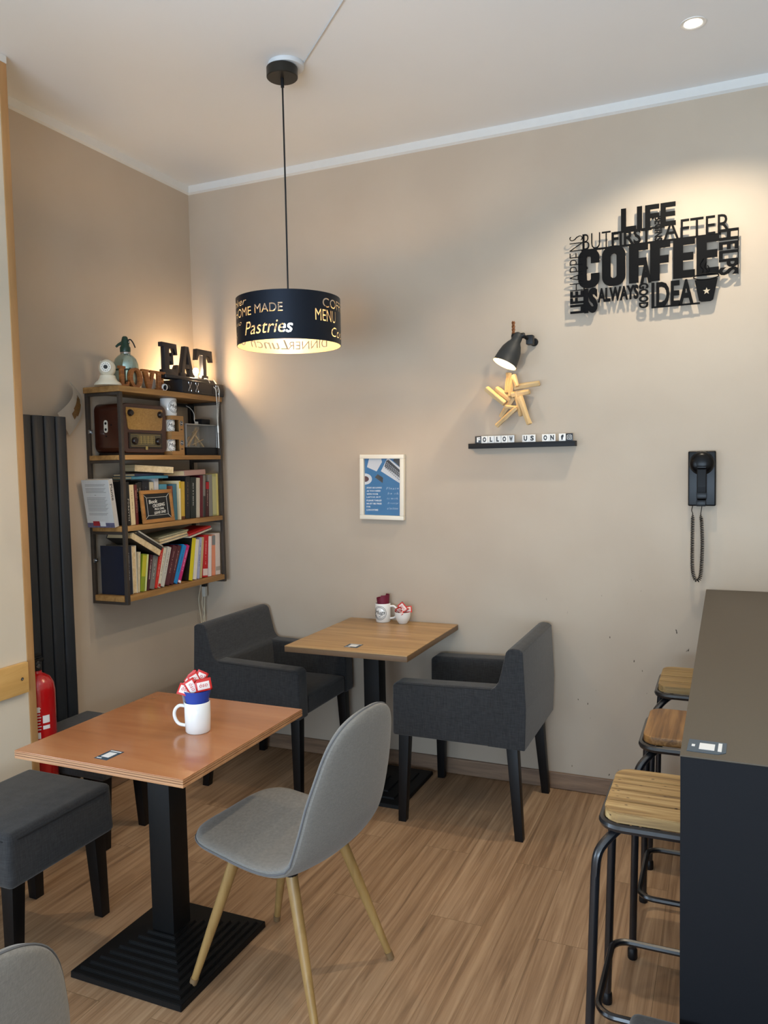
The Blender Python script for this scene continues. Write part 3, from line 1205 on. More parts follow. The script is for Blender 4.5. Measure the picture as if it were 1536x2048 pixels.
def coffee_letters(bm):
    # heavy condensed capitals, each drawn from bars and a rounded ring
    z0, z1, st, bar_ = 2.307 - 2.36, 2.476 - 2.36, .037, .032

    def ring(xa, xb, gap):
        n = 14
        r = (xb - xa) / 2
        def outline(xl, xr, za, zb, rad):
            o = []
            for cx, cz, a0 in ((xr - rad, zb - rad, 0), (xl + rad, zb - rad, 90), (xl + rad, za + rad, 180), (xr - rad, za + rad, 270)):
                o += [(cx + rad * cos(RAD(a0 + 90 * i / 6)), cz + rad * sin(RAD(a0 + 90 * i / 6))) for i in range(7)]
            return o
        oo = outline(xa, xb, z0 - .002, z1 + .002, r * .82)
        ii = outline(xa + st, xb - st, z0 + bar_, z1 - bar_, (r - st) * .95)
        t = bmesh.new()
        A = [[t.verts.new((p[0], y, p[1])) for p in o] for y in (-.004, 0) for o in (oo, ii)]
        N = len(oo)
        for i in range(N):
            j = (i + 1) % N
            for q_, w_ in ((0, 1), (2, 3), (0, 2), (1, 3)):
                t.faces.new((A[q_][i], A[q_][j], A[w_][j], A[w_][i]))
        if gap:
            zm0, zm1 = z0 + .058, z0 + .112
            cut = [f for f in t.faces if f.calc_center_median().x > xb - st - .001 and zm0 < f.calc_center_median().z < zm1]
            bmesh.ops.delete(t, geom=cut, context='FACES')
        bmesh.ops.recalc_face_normals(t, faces=t.faces)
        merge(bm, t)
    ox_ = .31
    ring(-.614 + ox_, -.522 + ox_, False) if False else None
    # C: ring cut open on the right by building it from a left half and two hooks
    xa, xb = -.614 + ox_, -.522 + ox_
    box(bm, (xa, -.00385, z0 + .030), (xa + st, -.00015, z1 - .030))
    for sgn, zc in ((1, z1), (-1, z0)):
        pts = []
        w = xb - xa
        R_ = w * .41
        zs = zc - sgn * R_
        arc_o = [(xa + R_ - R_ * cos(RAD(90 * i / 8)), zs + sgn * R_ * sin(RAD(90 * i / 8))) for i in range(9)]
        arc_o += [(xb - R_ + R_ * sin(RAD(90 * i / 8)), zs + sgn * R_ * cos(RAD(90 * i / 8))) for i in range(9)]
        r_ = max(.006, R_ - st)
        pts = arc_o + [(xb, zc - sgn * .062), (xb - st, zc - sgn * .062)] + [(xb - st - .0 , zs), (xb - st - .004, zs + sgn * (R_ - bar_)), (xa + st + .004, zs + sgn * (R_ - bar_)), (xa + st, zs), (xa + st, zc - sgn * .05), (xa, zc - sgn * .05)]
        prism(bm, pts, -.004, 0, 'XZ')
    ring(-.511 + ox_, -.412 + ox_, False)
    for xa, xb, e in ((-.397, -.318, 0), (-.310, -.228, 0), (-.217, -.130, 1), (-.124, -.037, 1)):
        xa, xb = xa + ox_, xb + ox_
        box(bm, (xa, -.004, z0), (xa + st + .003, 0, z1))
        box(bm, (xa + st * .5, -.00385, z1 - bar_), (xb, -.00015, z1))
        box(bm, (xa + st * .5, -.00385, (z0 + z1) / 2 - bar_ / 2 + .004), (xb - .006, -.00015, (z0 + z1) / 2 + bar_ / 2 + .004))
        if e:
            box(bm, (xa + st * .5, -.00385, z0), (xb, -.00015, z0 + bar_))


b = NB()
coffee_letters(b)
word(b, 'LIFE', -.430, -.206, 2.532, 2.630, .03)
word(b, 'BUT', -.595, -.474, 2.474, 2.543, -.014)
word(b, 'FIRST', -.470, -.303, 2.474, 2.536, .022)
word(b, 'AFTER', -.255, .006, 2.474, 2.551, .0)
word(b, 'BEGINS', -.292, -.260, 2.474, 2.578, .03, -90)
word(b, 'LIFE', -.650, -.592, 2.200, 2.298, .035, 90)
word(b, 'HAPPENS', -.652, -.594, 2.300, 2.540, -.022, 90)
word(b, 'IS', -.588, -.530, 2.196, 2.306, .06)
word(b, 'ALWAYS', -.530, -.357, 2.238, 2.300, .045)
word(b, 'A', -.350, -.304, 2.302, 2.400, .06)
word(b, 'GOOD', -.356, -.316, 2.196, 2.303, .04, -90)
word(b, 'IDEA', -.304, -.134, 2.194, 2.300, .03)
word(b, 'HELPS', -.038, .038, 2.300, 2.488, .03, -90)
# thin connecting bars of the cut sheet
for x0, x1, z0, z1 in ((-.46, -.25, 2.528, 2.536), (-.60, -.03, 2.468, 2.476), (-.592, -.586, 2.2, 2.54), (-.304, -.11, 2.192, 2.199), (.034, .038, 2.3, 2.488)):
    box(b, (x0 + .31, -.0038, z0 - 2.36), (x1 + .31, -.0002, z1 - 2.36))
obj('lettering', b, M_SIGN, sg, smooth=0)
# takeaway cup with a star cut out of it
b = NB()
cx, ct, cb = -.086 + .31, 2.293 - 2.36, 2.200 - 2.36
outl = [(cx - .045, ct), (cx + .045, ct), (cx + .028, cb + .006), (cx + .018, cb), (cx - .018, cb), (cx - .028, cb + .006)]


def star(cx, cz, r, r2=.42, n=5):
    out = []
    for i in range(2 * n):
        rr_ = r if i % 2 == 0 else r * r2
        a = PI / 2 + PI * i / n
        out.append((cx + rr_ * cos(a), cz + rr_ * sin(a)))
    return out


prism(b, outl, -.0055, 0, 'XZ')
obj('cup_body', b, M_SIGN, sg, smooth=0)
b = NB(); prism(b, star(cx + .002, (ct + cb) / 2 - .004, .015), -.0062, -.0056, 'XZ')
obj('star', b, mat('wall_toned_star', '#b5a78f', .6), sg, smooth=0, label='small pale star in the cup')
b = NB()
ell = [(cx + .049 * cos(a), -.005, 2.303 - 2.36 + .012 * sin(a)) for a in [2 * PI * i / 32 for i in range(32)]]
tube(b, ell, .0025, 6, closed=True)
obj('cup_rim', b, M_SIGN, sg)
b = NB()
for pts in ([(0, .006), (.007, .03), (-.003, .05), (.008, .075)], [(.012, .006), (.020, .025), (.012, .042), (.018, .06)], [(.018, .004), (.027, .028), (.021, .045)]):
    tube(b, smooth_path([(cx - .02 + p[0] * 1.2, -.005, 2.303 - 2.36 + p[1]) for p in pts], 6), .0022, 6)
obj('steam', b, M_SIGN, sg)
b = NB()
for x, z in ((-.58, 2.40), (-.06, 2.40), (-.30, 2.58), (-.25, 2.21)):
    lathe(b, [(.005, 0), (.005, .0205)], 10, Matrix.Translation((x + .31, .022, z - 2.36)) @ Matrix.Rotation(RAD(90), 4, 'X'))
obj('spacer', b, M_SIGN, sg)

# ------------------------------------------------------------------ clamp lamp over the driftwood star
wl = thing('wall_lamp', 'dark grey bell-shaped wall spotlight above the driftwood star', 'lamp', (-.84, YB, 2.10))
O = Vector((-.84, YB, 2.10))
M_HEK = mat('dark_grey_lamp_metal', '#2b2d2e', 0.55, spec=.35)
neck = Vector((-.872, 3.553, 2.112)) - O
rim = Vector((-.927, 3.515, 1.985)) - O
ax = (rim - neck)
Lx = ax.length
q = ax.normalized().to_track_quat('Z', 'Y').to_matrix().to_4x4()
MM = Matrix.Translation(neck) @ q
b = NB()
lathe(b, [(0, -.014), (.014, -.013), (.021, -.006), (.023, .012), (.024, .03), (.034, .045), (.045, .07), (.051, .10), (.055, Lx - .006), (.059, Lx),
          (.0565, Lx), (.053, Lx - .006), (.049, .10), (.043, .07), (.032, .047), (.022, .033), (0, .03)], 36, MM, cap=False)
for f in b.faces:
    pass
so = obj('lamp_shade', b, [M_HEK, mat('cream_lamp_lining', '#efe6c8', 0.4)], wl, smooth=50)
Mi = MM.inverted()
for p in so.data.polygons:
    c = Mi @ p.center
    rr_ = math.hypot(c.x, c.y)
    n_ = (Mi.to_3x3() @ p.normal)
    if c.z > .028 and (n_.x * c.x + n_.y * c.y) < 0 or (c.z > .029 and rr_ < .024):
        p.material_index = 1
b = NB(); sphere(b, (0, 0, .066), .019, 2, M=MM)
obj('bulb', b, mat('lit_small_bulb', '#fff2cc', .3, emit='#ffe3a6', estr=12), wl)
add_light('star_lamp_light', 'POINT', tuple(O + MM @ Vector((0, 0, .092))), STAR_E, WARM, shadow_soft_size=.012)
b = NB()
lathe(b, [(.010, -.030), (.013, -.026), (.013, .026), (.010, .03)], 16, Matrix.Translation(neck + Vector((.0, 0, .0))) @ Matrix.Rotation(RAD(90), 4, 'Y'))
obj('hinge_knob', b, M_BLACK, wl)
b = NB()
tube(b, [neck + Vector((.022, 0, 0)), Vector((.012, -.06, -.006)), Vector((.02, -.03, -.008)), Vector((.02, -.004, -.008))], .008, 10)
box(b, (-.002, -.075, -.026), (.03, -.035, .016), .004)
obj('arm', b, M_BLACK, wl)
b = NB(); lathe(b, [(.019, 0), (.019, .008), (.016, .012)], 20, Matrix.Translation((.02, -.0005, -.008)) @ Matrix.Rotation(RAD(90), 4, 'X'))
obj('wall_plate', b, M_BLACK, wl)
b = NB()
for s in (0, PI):
    tube(b, [neck + Vector((-.022 + .0045 * cos(k * .9 + s), .0045 * sin(k * .9 + s), .012 + k * .0045)) for k in range(13)], .0042, 6)
obj('cord_end', b, mat('brown_rope', '#7a4a26', .8), wl, label='twisted brown rope end')

# ------------------------------------------------------------------ driftwood star
ds = thing('driftwood_star', 'star made of pale driftwood sticks on the wall under the lamp', 'wall ornament', (-.92, YB - .03, 1.83))
M_STICK = wood('driftwood', [(0.25, '#a5855a'), (0.5, '#cdae7c'), (0.75, '#e3cda2')], 2, 16, 10, 0.6, 0.3)
sticks = [((-.931, 1.953), (-.941, 1.866), .022), ((-.912, 1.932), (-.922, 1.848), .016), ((-.901, 1.94), (-.885, 1.888), .018),
          ((-.904, 1.887), (-.792, 1.898), .020), ((-.913, 1.852), (-.833, 1.861), .020), ((-1.029, 1.885), (-.946, 1.813), .021),
          ((-.992, 1.885), (-.923, 1.83), .022), ((-.895, 1.862), (-.873, 1.755), .017), ((-.872, 1.838), (-.830, 1.716), .021),
          ((-.913, 1.838), (-.972, 1.755), .019), ((-.946, 1.799), (-.882, 1.792), .014), ((-.893, 1.788), (-.982, 1.712), .018)]
for i, (p, q_, w) in enumerate(sticks):
    y = -.004 - .017 * (i % 3)
    a = Vector((0, 0, 0)); 
    P = Vector((p[0] + .92, y, p[1] - 1.83)); Q = Vector((q_[0] + .92, y - .004, q_[1] - 1.83))
    d = (Q - P)
    L_ = d.length
    tmp = bmesh.new()
    bmesh.ops.create_cone(tmp, cap_ends=True, segments=5, radius1=w * .80, radius2=w * .72, depth=L_ * 1.06)
    bmesh.ops.subdivide_edges(tmp, edges=[e for e in tmp.edges if abs(e.verts[0].co.z - e.verts[1].co.z) > L_ * .5], cuts=3)
    for v in tmp.verts:
        v.co.x *= 1 + rnd.uniform(-.14, .14)
        v.co.y *= .9 + rnd.uniform(-.12, .12)
    bmesh.ops.bevel(tmp, geom=[e for e in tmp.edges if e.calc_face_angle(0) > 1.2], offset=.002, segments=2, affect='EDGES', clamp_overlap=True)
    me = bpy.data.meshes.new('stick'); tmp.to_mesh(me); tmp.free()
    me.materials.append(M_STICK)
    for pl_ in me.polygons:
        pl_.use_smooth = True
    me.set_sharp_from_angle(angle=RAD(35))
    o = bpy.data.objects.new('stick', me)
    COL.objects.link(o)
    o.parent = ds
    o.matrix_local = Matrix.Translation((P + Q) / 2) @ d.to_track_quat('Z', 'Y').to_matrix().to_4x4()

# ------------------------------------------------------------------ ledge with letter tiles
LZ = 1.633
b = NB()
box(b, (-1.128, YB - .052, 1.609), (-.628, YB - .0005, LZ - .004), .001)
box(b, (-1.128, YB - .052, LZ - .006), (-.628, YB - .046, LZ), .001)
box(b, (-1.128, YB - .010, LZ - .006), (-.628, YB - .0005, LZ), .001)
tag(obj('picture_ledge', b, mat('black_ledge', '#0b0d11', .5, spec=.25)), 'narrow black wall ledge under the driftwood star', 'wall ledge')
M_TILEW = mat('white_tile', '#e4e3df', .35)
M_TILEB = mat('black_tile', '#16181d', .35)
M_INK = mat('black_print', '#17181b', .5)
tiles = [(-1.099, 'F', 1, 'black letter tile F at the left end of the tile row'), (-1.068, 'O', 0, 'white letter tile O right after the black F tile'),
         (-1.036, 'L', 0, 'white letter tile L, first of the two Ls in FOLLOW'), (-1.004, 'L', 0, 'white letter tile L, second of the two Ls in FOLLOW'),
         (-.972, 'O', 0, 'white letter tile O between L and W in FOLLOW'), (-.940, 'W', 0, 'white letter tile W at the end of FOLLOW'),
         (-.872, 'U', 0, 'white letter tile U starting the word US'), (-.841, 'S', 0, 'white letter tile S ending the word US'),
         (-.780, 'O', 0, 'white letter tile O starting the word ON'), (-.749, 'N', 0, 'white letter tile N ending the word ON'),
         (-.703, 'f', 2, 'white tile with a bold lowercase f near the right end of the ledge'), (-.671, '', 3, 'black tile with a camera outline icon at the right end of the ledge')]
for x, s, kind, lab in tiles:
    t = thing('letter_tile', lab, 'letter tile', (x + .0155, YB - .036, LZ - .004), 0, 'letter tiles on the wall ledge')
    b = NB(); box(b, (-.0153, 0, 0), (.0153, .006, .038), .0008)
    obj('tile', b, M_TILEB if kind in (1, 3) else M_TILEW, t)
    b = NB()
    if kind == 3:
        ring = [(.0095 * max(-1, min(1, 1.25 * cos(a))), -.0006, .021 + .0095 * max(-1, min(1, 1.25 * sin(a)))) for a in [2 * PI * i / 40 for i in range(40)]]
        tube(b, ring, .0011, 6, closed=True)
        tube(b, [(.0045 * cos(a), -.0006, .021 + .0045 * sin(a)) for a in [2 * PI * i / 24 for i in range(24)]], .0011, 6, closed=True)
        sphere(b, (.0058, -.0006, .0268), .0013, 1)
    else:
        put_text(b, s, (0 if kind != 1 else .002, 0, .0215), WALL_B, .0165 if s not in 'Lf' else .0120, .023, .0006, .05 if kind != 2 else .08)
    obj('printed_letter' if s else 'printed_icon', b, M_TILEW if kind in (1, 3) else M_INK, t, smooth=0)

# ------------------------------------------------------------------ framed poster
fp = thing('framed_poster', 'white framed blue notice about laptops and lunchtime on the back wall', 'picture', (-1.592, YB, 1.428))
fx0, fx1, fz0, fz1 = -.122, .119, -.163, .165


def PB(p):
    return (p[0], p[1])


tilt = Matrix.Rotation(RAD(1.2), 4, 'Y')
b = NB()
for lo, hi in (((fx0, -.028, fz0), (fx1, -.003, fz0 + .021)), ((fx0, -.028, fz1 - .021), (fx1, -.003, fz1)), ((fx0, -.028, fz0 + .0211), (fx0 + .021, -.003, fz1 - .0211)), ((fx1 - .021, -.028, fz0 + .0211), (fx1, -.003, fz1 - .0211))):
    box(b, lo, hi, .002, M=tilt)
obj('frame', b, mat('white_frame', '#e8e2d2', .4), fp)
ix0, ix1, iz0, iz1 = fx0 + .021, fx1 - .021, fz0 + .021, fz1 - .021
b = NB(); box(b, (ix0, -.010, iz0), (ix1, -.004, iz1), M=tilt)
obj('poster', b, mat('poster_blue', '#0b6fa8', .5), fp, smooth=0)
IW, IH = ix1 - ix0, iz1 - iz0


def poly(bm, pts, y=-.0105, mi=0):
    """Flat print on the poster; points in poster fractions from the top left, clipped to it."""
    t = bmesh.new()
    vs = [t.verts.new((ix0 + min(1, max(0, u)) * IW, y, iz1 - min(1, max(0, v)) * IH)) for u, v in pts]
    try:
        f = t.faces.new(vs)
        bmesh.ops.recalc_face_normals(t, faces=t.faces)
        if f.normal.y > 0:
            f.normal_flip()
        f.material_index = mi
    except ValueError:
        pass
    merge(bm, t, tilt)


b = NB()
poly(b, [(.12, .0), (.46, .0), (.48, .06), (.33, .225), (.06, .15)])
lapt = [(.62, .0), (.68, .0), (1.0, .17), (1.0, .41), (.955, .425), (.45, .22)]
poly(b, lapt)
poly(b, [(.0, .262)] + [(.20 * sin(RAD(180 * i / 16)), .362 - .10 * cos(RAD(180 * i / 16))) for i in range(1, 16)] + [(.0, .462)])
obj('pale_print', b, mat('poster_white', '#d9dde2', .5), fp, smooth=0)
b = NB()
poly(b, [(.60, .035), (.66, .02), (1.0, .215), (1.0, .345), (.55, .14)], -.0108)
poly(b, [(.82, .0), (1.0, .0), (1.0, .16), (.78, .035)], -.0108)
poly(b, [(.36, .275), (.51, .335), (.50, .43), (.28, .33)], -.0108)
obj('dark_print', b, mat('poster_dark', '#20242c', .5), fp, smooth=0)
b = NB()
for r_ in range(4):
    for c_ in range(9):
        u = .615 + c_ * .045 - r_ * .013
        v = .055 + c_ * .0245 + r_ * .031
        if u < .97:
            poly(b, [(u, v), (u + .032, v + .016), (u + .022, v + .036), (u - .010, v + .020)], -.0110)
obj('keyboard_keys', b, mat('poster_key', '#8c9199', .5), fp, smooth=0)
b = NB(); poly(b, [(.0, .310)] + [(.115 * sin(RAD(180 * i / 16)), .362 - .052 * cos(RAD(180 * i / 16))) for i in range(1, 16)] + [(.0, .414)], -.0108)
obj('coffee_print', b, mat('poster_coffee', '#4a1220', .5), fp, smooth=0)
b = NB()
for i, s in enumerate(('STAY AS LONG', 'AS YOU NEED', 'WITH YOUR', 'LAPTOP, BUT', 'PLEASE TABLES', 'MUST BE FREE', 'FOR', 'LUNCHTIME')):
    v = .515 + i * .0565
    w = min(.42, .036 * len(s)) * IW
    put_text(b, s, tuple(tilt @ Vector((ix0 + .05 * IW + w / 2, -.0102, iz1 - v * IH))), WALL_B, w, .030 * IH, .0006, .03, res=1)
obj('printed_notice', b, mat('poster_letter', '#e6edf2', .5), fp, smooth=0)
b = NB()
for i, s in enumerate(('Please', 'be ok', 'to work', 'busy', 'at lunchtime')):
    v = .52 + i * .088
    put_text(b, s, tuple(tilt @ Vector((ix0 + (.77 + .02 * (i % 2)) * IW, -.0102, iz1 - v * IH))), WALL_B, (.30 if i else .34) * IW, .042 * IH, .0006, -.02, .2, res=1)
obj('handwriting', b, mat('poster_hand', '#d4e4ee', .5), fp, smooth=0)
b = NB(); box(b, (ix0, -.0145, iz0), (ix1, -.0130, iz1), M=tilt)
obj('glass', b, glass_mat('picture_glass', .05), fp, smooth=0)

# ------------------------------------------------------------------ wall telephone
M_PHONE = mat('glossy_black_plastic', '#050507', .3, spec=.22)
ph = thing('wall_telephone', 'black wall telephone with a coiled cord above the bar', 'telephone', (-.0985, YB, 1.455))
b = NB(); box(b, (-.055, -.034, -.116), (.055, -.0005, .118), .006, 3)
obj('base', b, M_PHONE, ph)
b = NB(); lathe(b, [(.050, 0), (.050, .012), (.046, .022), (.034, .031), (.015, .035), (0, .036)], 36, Matrix.Translation((0, -.033, .066)) @ Matrix.Rotation(RAD(90), 4, 'X'))
obj('earpiece', b, M_PHONE, ph)
b = NB()
prism(b, [(-.034, .050), (-.062, .052), (-.072, .042), (-.076, -.03), (-.071, -.078), (-.060, -.088), (-.034, -.088)], -.019, .019, 'YZ', .004, 3)
obj('handset', b, mat('satin_black_handset', '#070709', .45, spec=.2), ph)
b = NB(); box(b, (-.020, -.079, -.083), (.020, -.073, -.056), .002); box(b, (-.018, -.080, .046), (.018, -.052, .054), .002)
obj('grip_band', b, M_PHONE, ph)
b = NB(); box(b, (-.021, -.060, -.116), (.017, -.033, -.089), .003)
obj('mouthpiece', b, M_PHONE, ph)
b = NB()
path = smooth_path([(-.036, -.030, -.114), (-.040, -.030, -.135), (-.036, -.032, -.152), (-.036, -.036, -.2), (-.037, -.036, -.30), (-.036, -.036, -.385), (-.028, -.036, -.425),
                    (-.016, -.036, -.438), (-.005, -.036, -.420), (.000, -.036, -.37), (.003, -.036, -.28), (.000, -.036, -.19), (-.003, -.036, -.163), (-.004, -.038, -.150), (-.002, -.040, -.135), (.001, -.042, -.114)], 12)
Lp = [0]
for i in range(1, len(path)):
    Lp.append(Lp[-1] + (path[i] - path[i - 1]).length)
tot = Lp[-1]
turns = 88
coil = []
NS = turns * 11
for i in range(NS + 1):
    s = tot * i / NS
    k = max(j for j in range(len(Lp)) if Lp[j] <= s + 1e-9)
    k = min(k, len(path) - 2)
    f = (s - Lp[k]) / max(1e-9, Lp[k + 1] - Lp[k])
    p = path[k].lerp(path[k + 1], f)
    d = (path[k + 1] - path[k]).normalized()
    n1 = d.cross(Vector((0, 1, 0))).normalized()
    n2 = Vector((0, 1, 0))
    env = min(1, max(0, min(s, tot - s) - .035) / .02)
    a = 2 * PI * turns * i / NS
    coil.append(p + (n1 * cos(a) + n2 * sin(a)) * .0068 * env)
tube(b, coil, .0017, 5)
obj('coiled_cord', b, M_PHONE, ph)

# ------------------------------------------------------------------ radiator, extinguisher, flyer
ra = thing('radiator', 'tall anthracite tube radiator on the left wall', 'radiator', (XL, 2.42, 0))
M_RAD = mat('anthracite_radiator', '#23282e', .5, noise=.1, nscale=200)
for k in range(6):
    y = 2.600 - 2.42 - k * .0635
    b = NB()
    ov = [(.062 + .013 * cos(a) * (1.0), y + .0295 * math.copysign(abs(sin(a)) ** .8, sin(a))) for a in [2 * PI * i / 24 for i in range(24)]]
    prism(b, ov, .16, 1.779, 'XY', .0015, 2)
    obj('tube', b, M_RAD, ra)
for z in (.20, 1.735):
    b = NB(); box(b, (.024, -.16, z - .02), (.048, .205, z + .02), .004)
    obj('collector', b, M_RAD, ra)
b = NB()
for y in (-.1, .15):
    for z in (.3, 1.6):
        box(b, (.0005, y - .015, z - .02), (.026, y + .015, z + .02))
obj('wall_bracket', b, M_RAD, ra)

ex = thing('fire_extinguisher', 'red fire extinguisher between the wooden wall edge and the radiator', 'fire extinguisher', (-2.538, 2.290, .0))
M_RED = mat('extinguisher_red', '#a80f12', .22, coat=.5)
b = NB(); lathe(b, [(0, .17), (.062, .17), (.066, .176), (.066, .665), (.061, .695), (.048, .718), (.028, .731), (.020, .735), (.018, .745), (0, .746)], 36)
obj('cylinder', b, M_RED, ex)
b = NB()
lathe(b, [(.014, .744), (.018, .748), (.018, .775), (.012, .785)], 16)
box(b, (-.012, -.055, .778), (.012, .03, .792), .003)
box(b, (-.010, -.06, .800), (.010, .02, .810), .003, M=Matrix.Translation((0, 0, 0)))
obj('valve', b, M_BLACK, ex)
b = NB(); lathe(b, [(.009, 0), (.009, .004), (0, .005)], 14, Matrix.Translation((.016, -.006, .765)) @ Matrix.Rotation(RAD(90), 4, 'Y'))
obj('pressure_gauge', b, M_STEEL, ex)
b = NB()
rl = .0665


def curved_patch(bm, a0, a1, z0, z1, r, n=8, mi=0):
    t = bmesh.new()
    lo = [t.verts.new((r * cos(RAD(a0 + (a1 - a0) * i / n)), r * sin(RAD(a0 + (a1 - a0) * i / n)), z0)) for i in range(n + 1)]
    hi = [t.verts.new((r * cos(RAD(a0 + (a1 - a0) * i / n)), r * sin(RAD(a0 + (a1 - a0) * i / n)), z1)) for i in range(n + 1)]
    for i in range(n):
        t.faces.new((lo[i], lo[i + 1], hi[i + 1], hi[i])).material_index = mi
    merge(bm, t)


for z0, z1, a0, a1 in ((.590, .612, -62, -38), (.545, .575, -30, -6), (.520, .535, -30, -6), (.485, .510, -62, -38), (.440, .468, -30, -6), (.410, .428, -30, -6)):
    curved_patch(b, a0, a1, z0, z1, rl)
for k in range(18):
    z = .40 + k * .012
    if not .484 < z < .512:
        curved_patch(b, -66, -38 + (k % 3) * 1.5, z, z + .0035, rl)
obj('instruction_label', b, mat('label_white', '#d9d4cf', .5), ex)
b = NB()
box(b, (-.02, -.071, .60), (.02, -.0665, .64), .001)
obj('hanger_bracket', b, M_BLACK, ex)

fl = thing('flyer', 'curled white flyer with a food picture stuck between the radiator and the shelf', 'paper', (-2.70, 2.68, 1.83))
cor = {'tl': Vector((-2.706, 2.695, 1.948)), 'tr': Vector((-2.728, 2.785, 1.89)), 'bl': Vector((-2.654, 2.570, 1.792)), 'br': Vector((-2.712, 2.690, 1.70))}


def flyer_pt(u, v):
    p = cor['tl'].lerp(cor['tr'], u).lerp(cor['bl'].lerp(cor['br'], u), v)
    return p + Vector((.022, .030, .0)) * sin(PI * v) * (1 - .3 * u) - Vector((2.70, 0, 0)) * 0 - fl.location


b = NB()
t = bmesh.new()
NU, NV = 8, 12
for off in (0.0, .0008):
    pass
g = [[t.verts.new(flyer_pt(i / NU, j / NV)) for i in range(NU + 1)] for j in range(NV + 1)]
for j in range(NV):
    for i in range(NU):
        t.faces.new((g[j][i], g[j][i + 1], g[j + 1][i + 1], g[j + 1][i]))
bmesh.ops.solidify(t, geom=t.faces[:], thickness=.0006)
merge(b, t)
obj('sheet', b, mat('white_paper', '#d5d2cb', .7), fl)
b = NB()
t = bmesh.new()
nrm = (flyer_pt(.6, .4) - flyer_pt(.4, .4)).cross(flyer_pt(.5, .3) - flyer_pt(.5, .5)).normalized()
if nrm.x < 0:
    nrm = -nrm
gg = {}
for j in range(11):
    for i in range(7):
        gg[i, j] = t.verts.new(flyer_pt(.38 + .42 * i / 6, .22 + .52 * j / 10) + nrm * .0012)
for j in range(10):
    for i in range(6):
        if ((i - 2.5) / 3.2) ** 2 + ((j - 4.5) / 5.2) ** 2 < 1:
            t.faces.new((gg[i, j], gg[i + 1, j], gg[i + 1, j + 1], gg[i, j + 1]))
bmesh.ops.delete(t, geom=[v for v in t.verts if not v.link_faces], context='VERTS')
merge(b, t)
mfood, nt, pb = new_mat('food_print')
nzf = nt.nodes.new('ShaderNodeTexNoise'); nzf.inputs['Scale'].default_value = 60
rf = ramp(nt, [(.35, '#5b3d22'), (.65, '#8f8a4a'), (.5, '#7a2f22'), (.45, '#3f4a22')])
nt.links.new(nzf.outputs['Fac'], rf.inputs['Fac']); nt.links.new(rf.outputs['Color'], pb.inputs['Base Color'])
obj('food_picture', b, mfood, fl)
# ------------------------------------------------------------------ hanging shelf
XF = -2.525
SY0, SY1 = 2.812, 3.592
sh = thing('hanging_shelf', 'hanging shelf of dark steel tube and four wooden boards in the corner', 'shelf', (XL, 3.2, .92))
M_FRAME = mat('raw_steel_frame', '#453d36', .5, .35, noise=.25, nscale=30)
M_BOARD = wood('oiled_shelf_board', [(0.3, '#7d5a30'), (0.5, '#9c7441'), (0.72, '#b98f58')], 1, 8, 14, .5, .15)
BZ_ = [(.932, .959), (1.258, 1.282), (1.588, 1.610), (1.898, 1.925)]
ox, oy, oz = XL, 3.2, .92


def bxs(bm, lo, hi, bev=.0, **k):
    box(bm, (lo[0] - ox, lo[1] - oy, lo[2] - oz), (hi[0] - ox, hi[1] - oy, hi[2] - oz), bev, **k)


T = .018
for y0 in (SY0, SY1 - T):
    b = NB()
    bxs(b, (XF - T, y0, .918), (XF, y0 + T, 1.8975), .002)
    bxs(b, (XL + .0005, y0, .918), (XL + T, y0 + T, 1.8975), .002)
    for z0, z1 in BZ_:
        bxs(b, (XL + T, y0 + .001, z0 - .0145), (XF - T, y0 + T - .001, z0 - .0005), .001)
    obj('side_frame', b, M_FRAME, sh)
for i, (z0, z1) in enumerate(BZ_):
    b = NB()
    if i == 3:
        bxs(b, (XL + .001, SY0 - .008, z0), (XF + .004, SY1 + .004, z1), .002)
    else:
        bxs(b, (XL + T + .001, SY0 - .004, z0), (XF - T - .001, SY1 - .001, z1), .002)
        bxs(b, (XF - T - .0012, SY0 + T + .001, z0), (XF + .001, SY1 - T - .001, z1), .002)
    obj('shelf_board', b, M_BOARD, sh)
for z in (1.72, 1.12):
    b = NB()
    bxs(b, (XL + T + .0005, SY0 + .004, z - .003), (XL + T + .014, SY0 + .01, z + .003), .001)
    bxs(b, (XL + T + .002, SY0 - .006, z - .009), (XL + T + .006, SY0 + .02, z + .009), .001)
    obj('wing_bolt', b, M_STEEL, sh)

# ------------------------------------------------------------------ books
M_PAGES = wood('book_pages', [(0.35, '#bfa77c'), (0.65, '#dac7a0')], 0, 3, 60, .8, .2)
cover_mats = {}


def cover(hexc):
    if hexc not in cover_mats:
        cover_mats[hexc] = mat('cover_' + hexc.strip('#'), hexc, .42, noise=.06, nscale=50)
    return cover_mats[hexc]


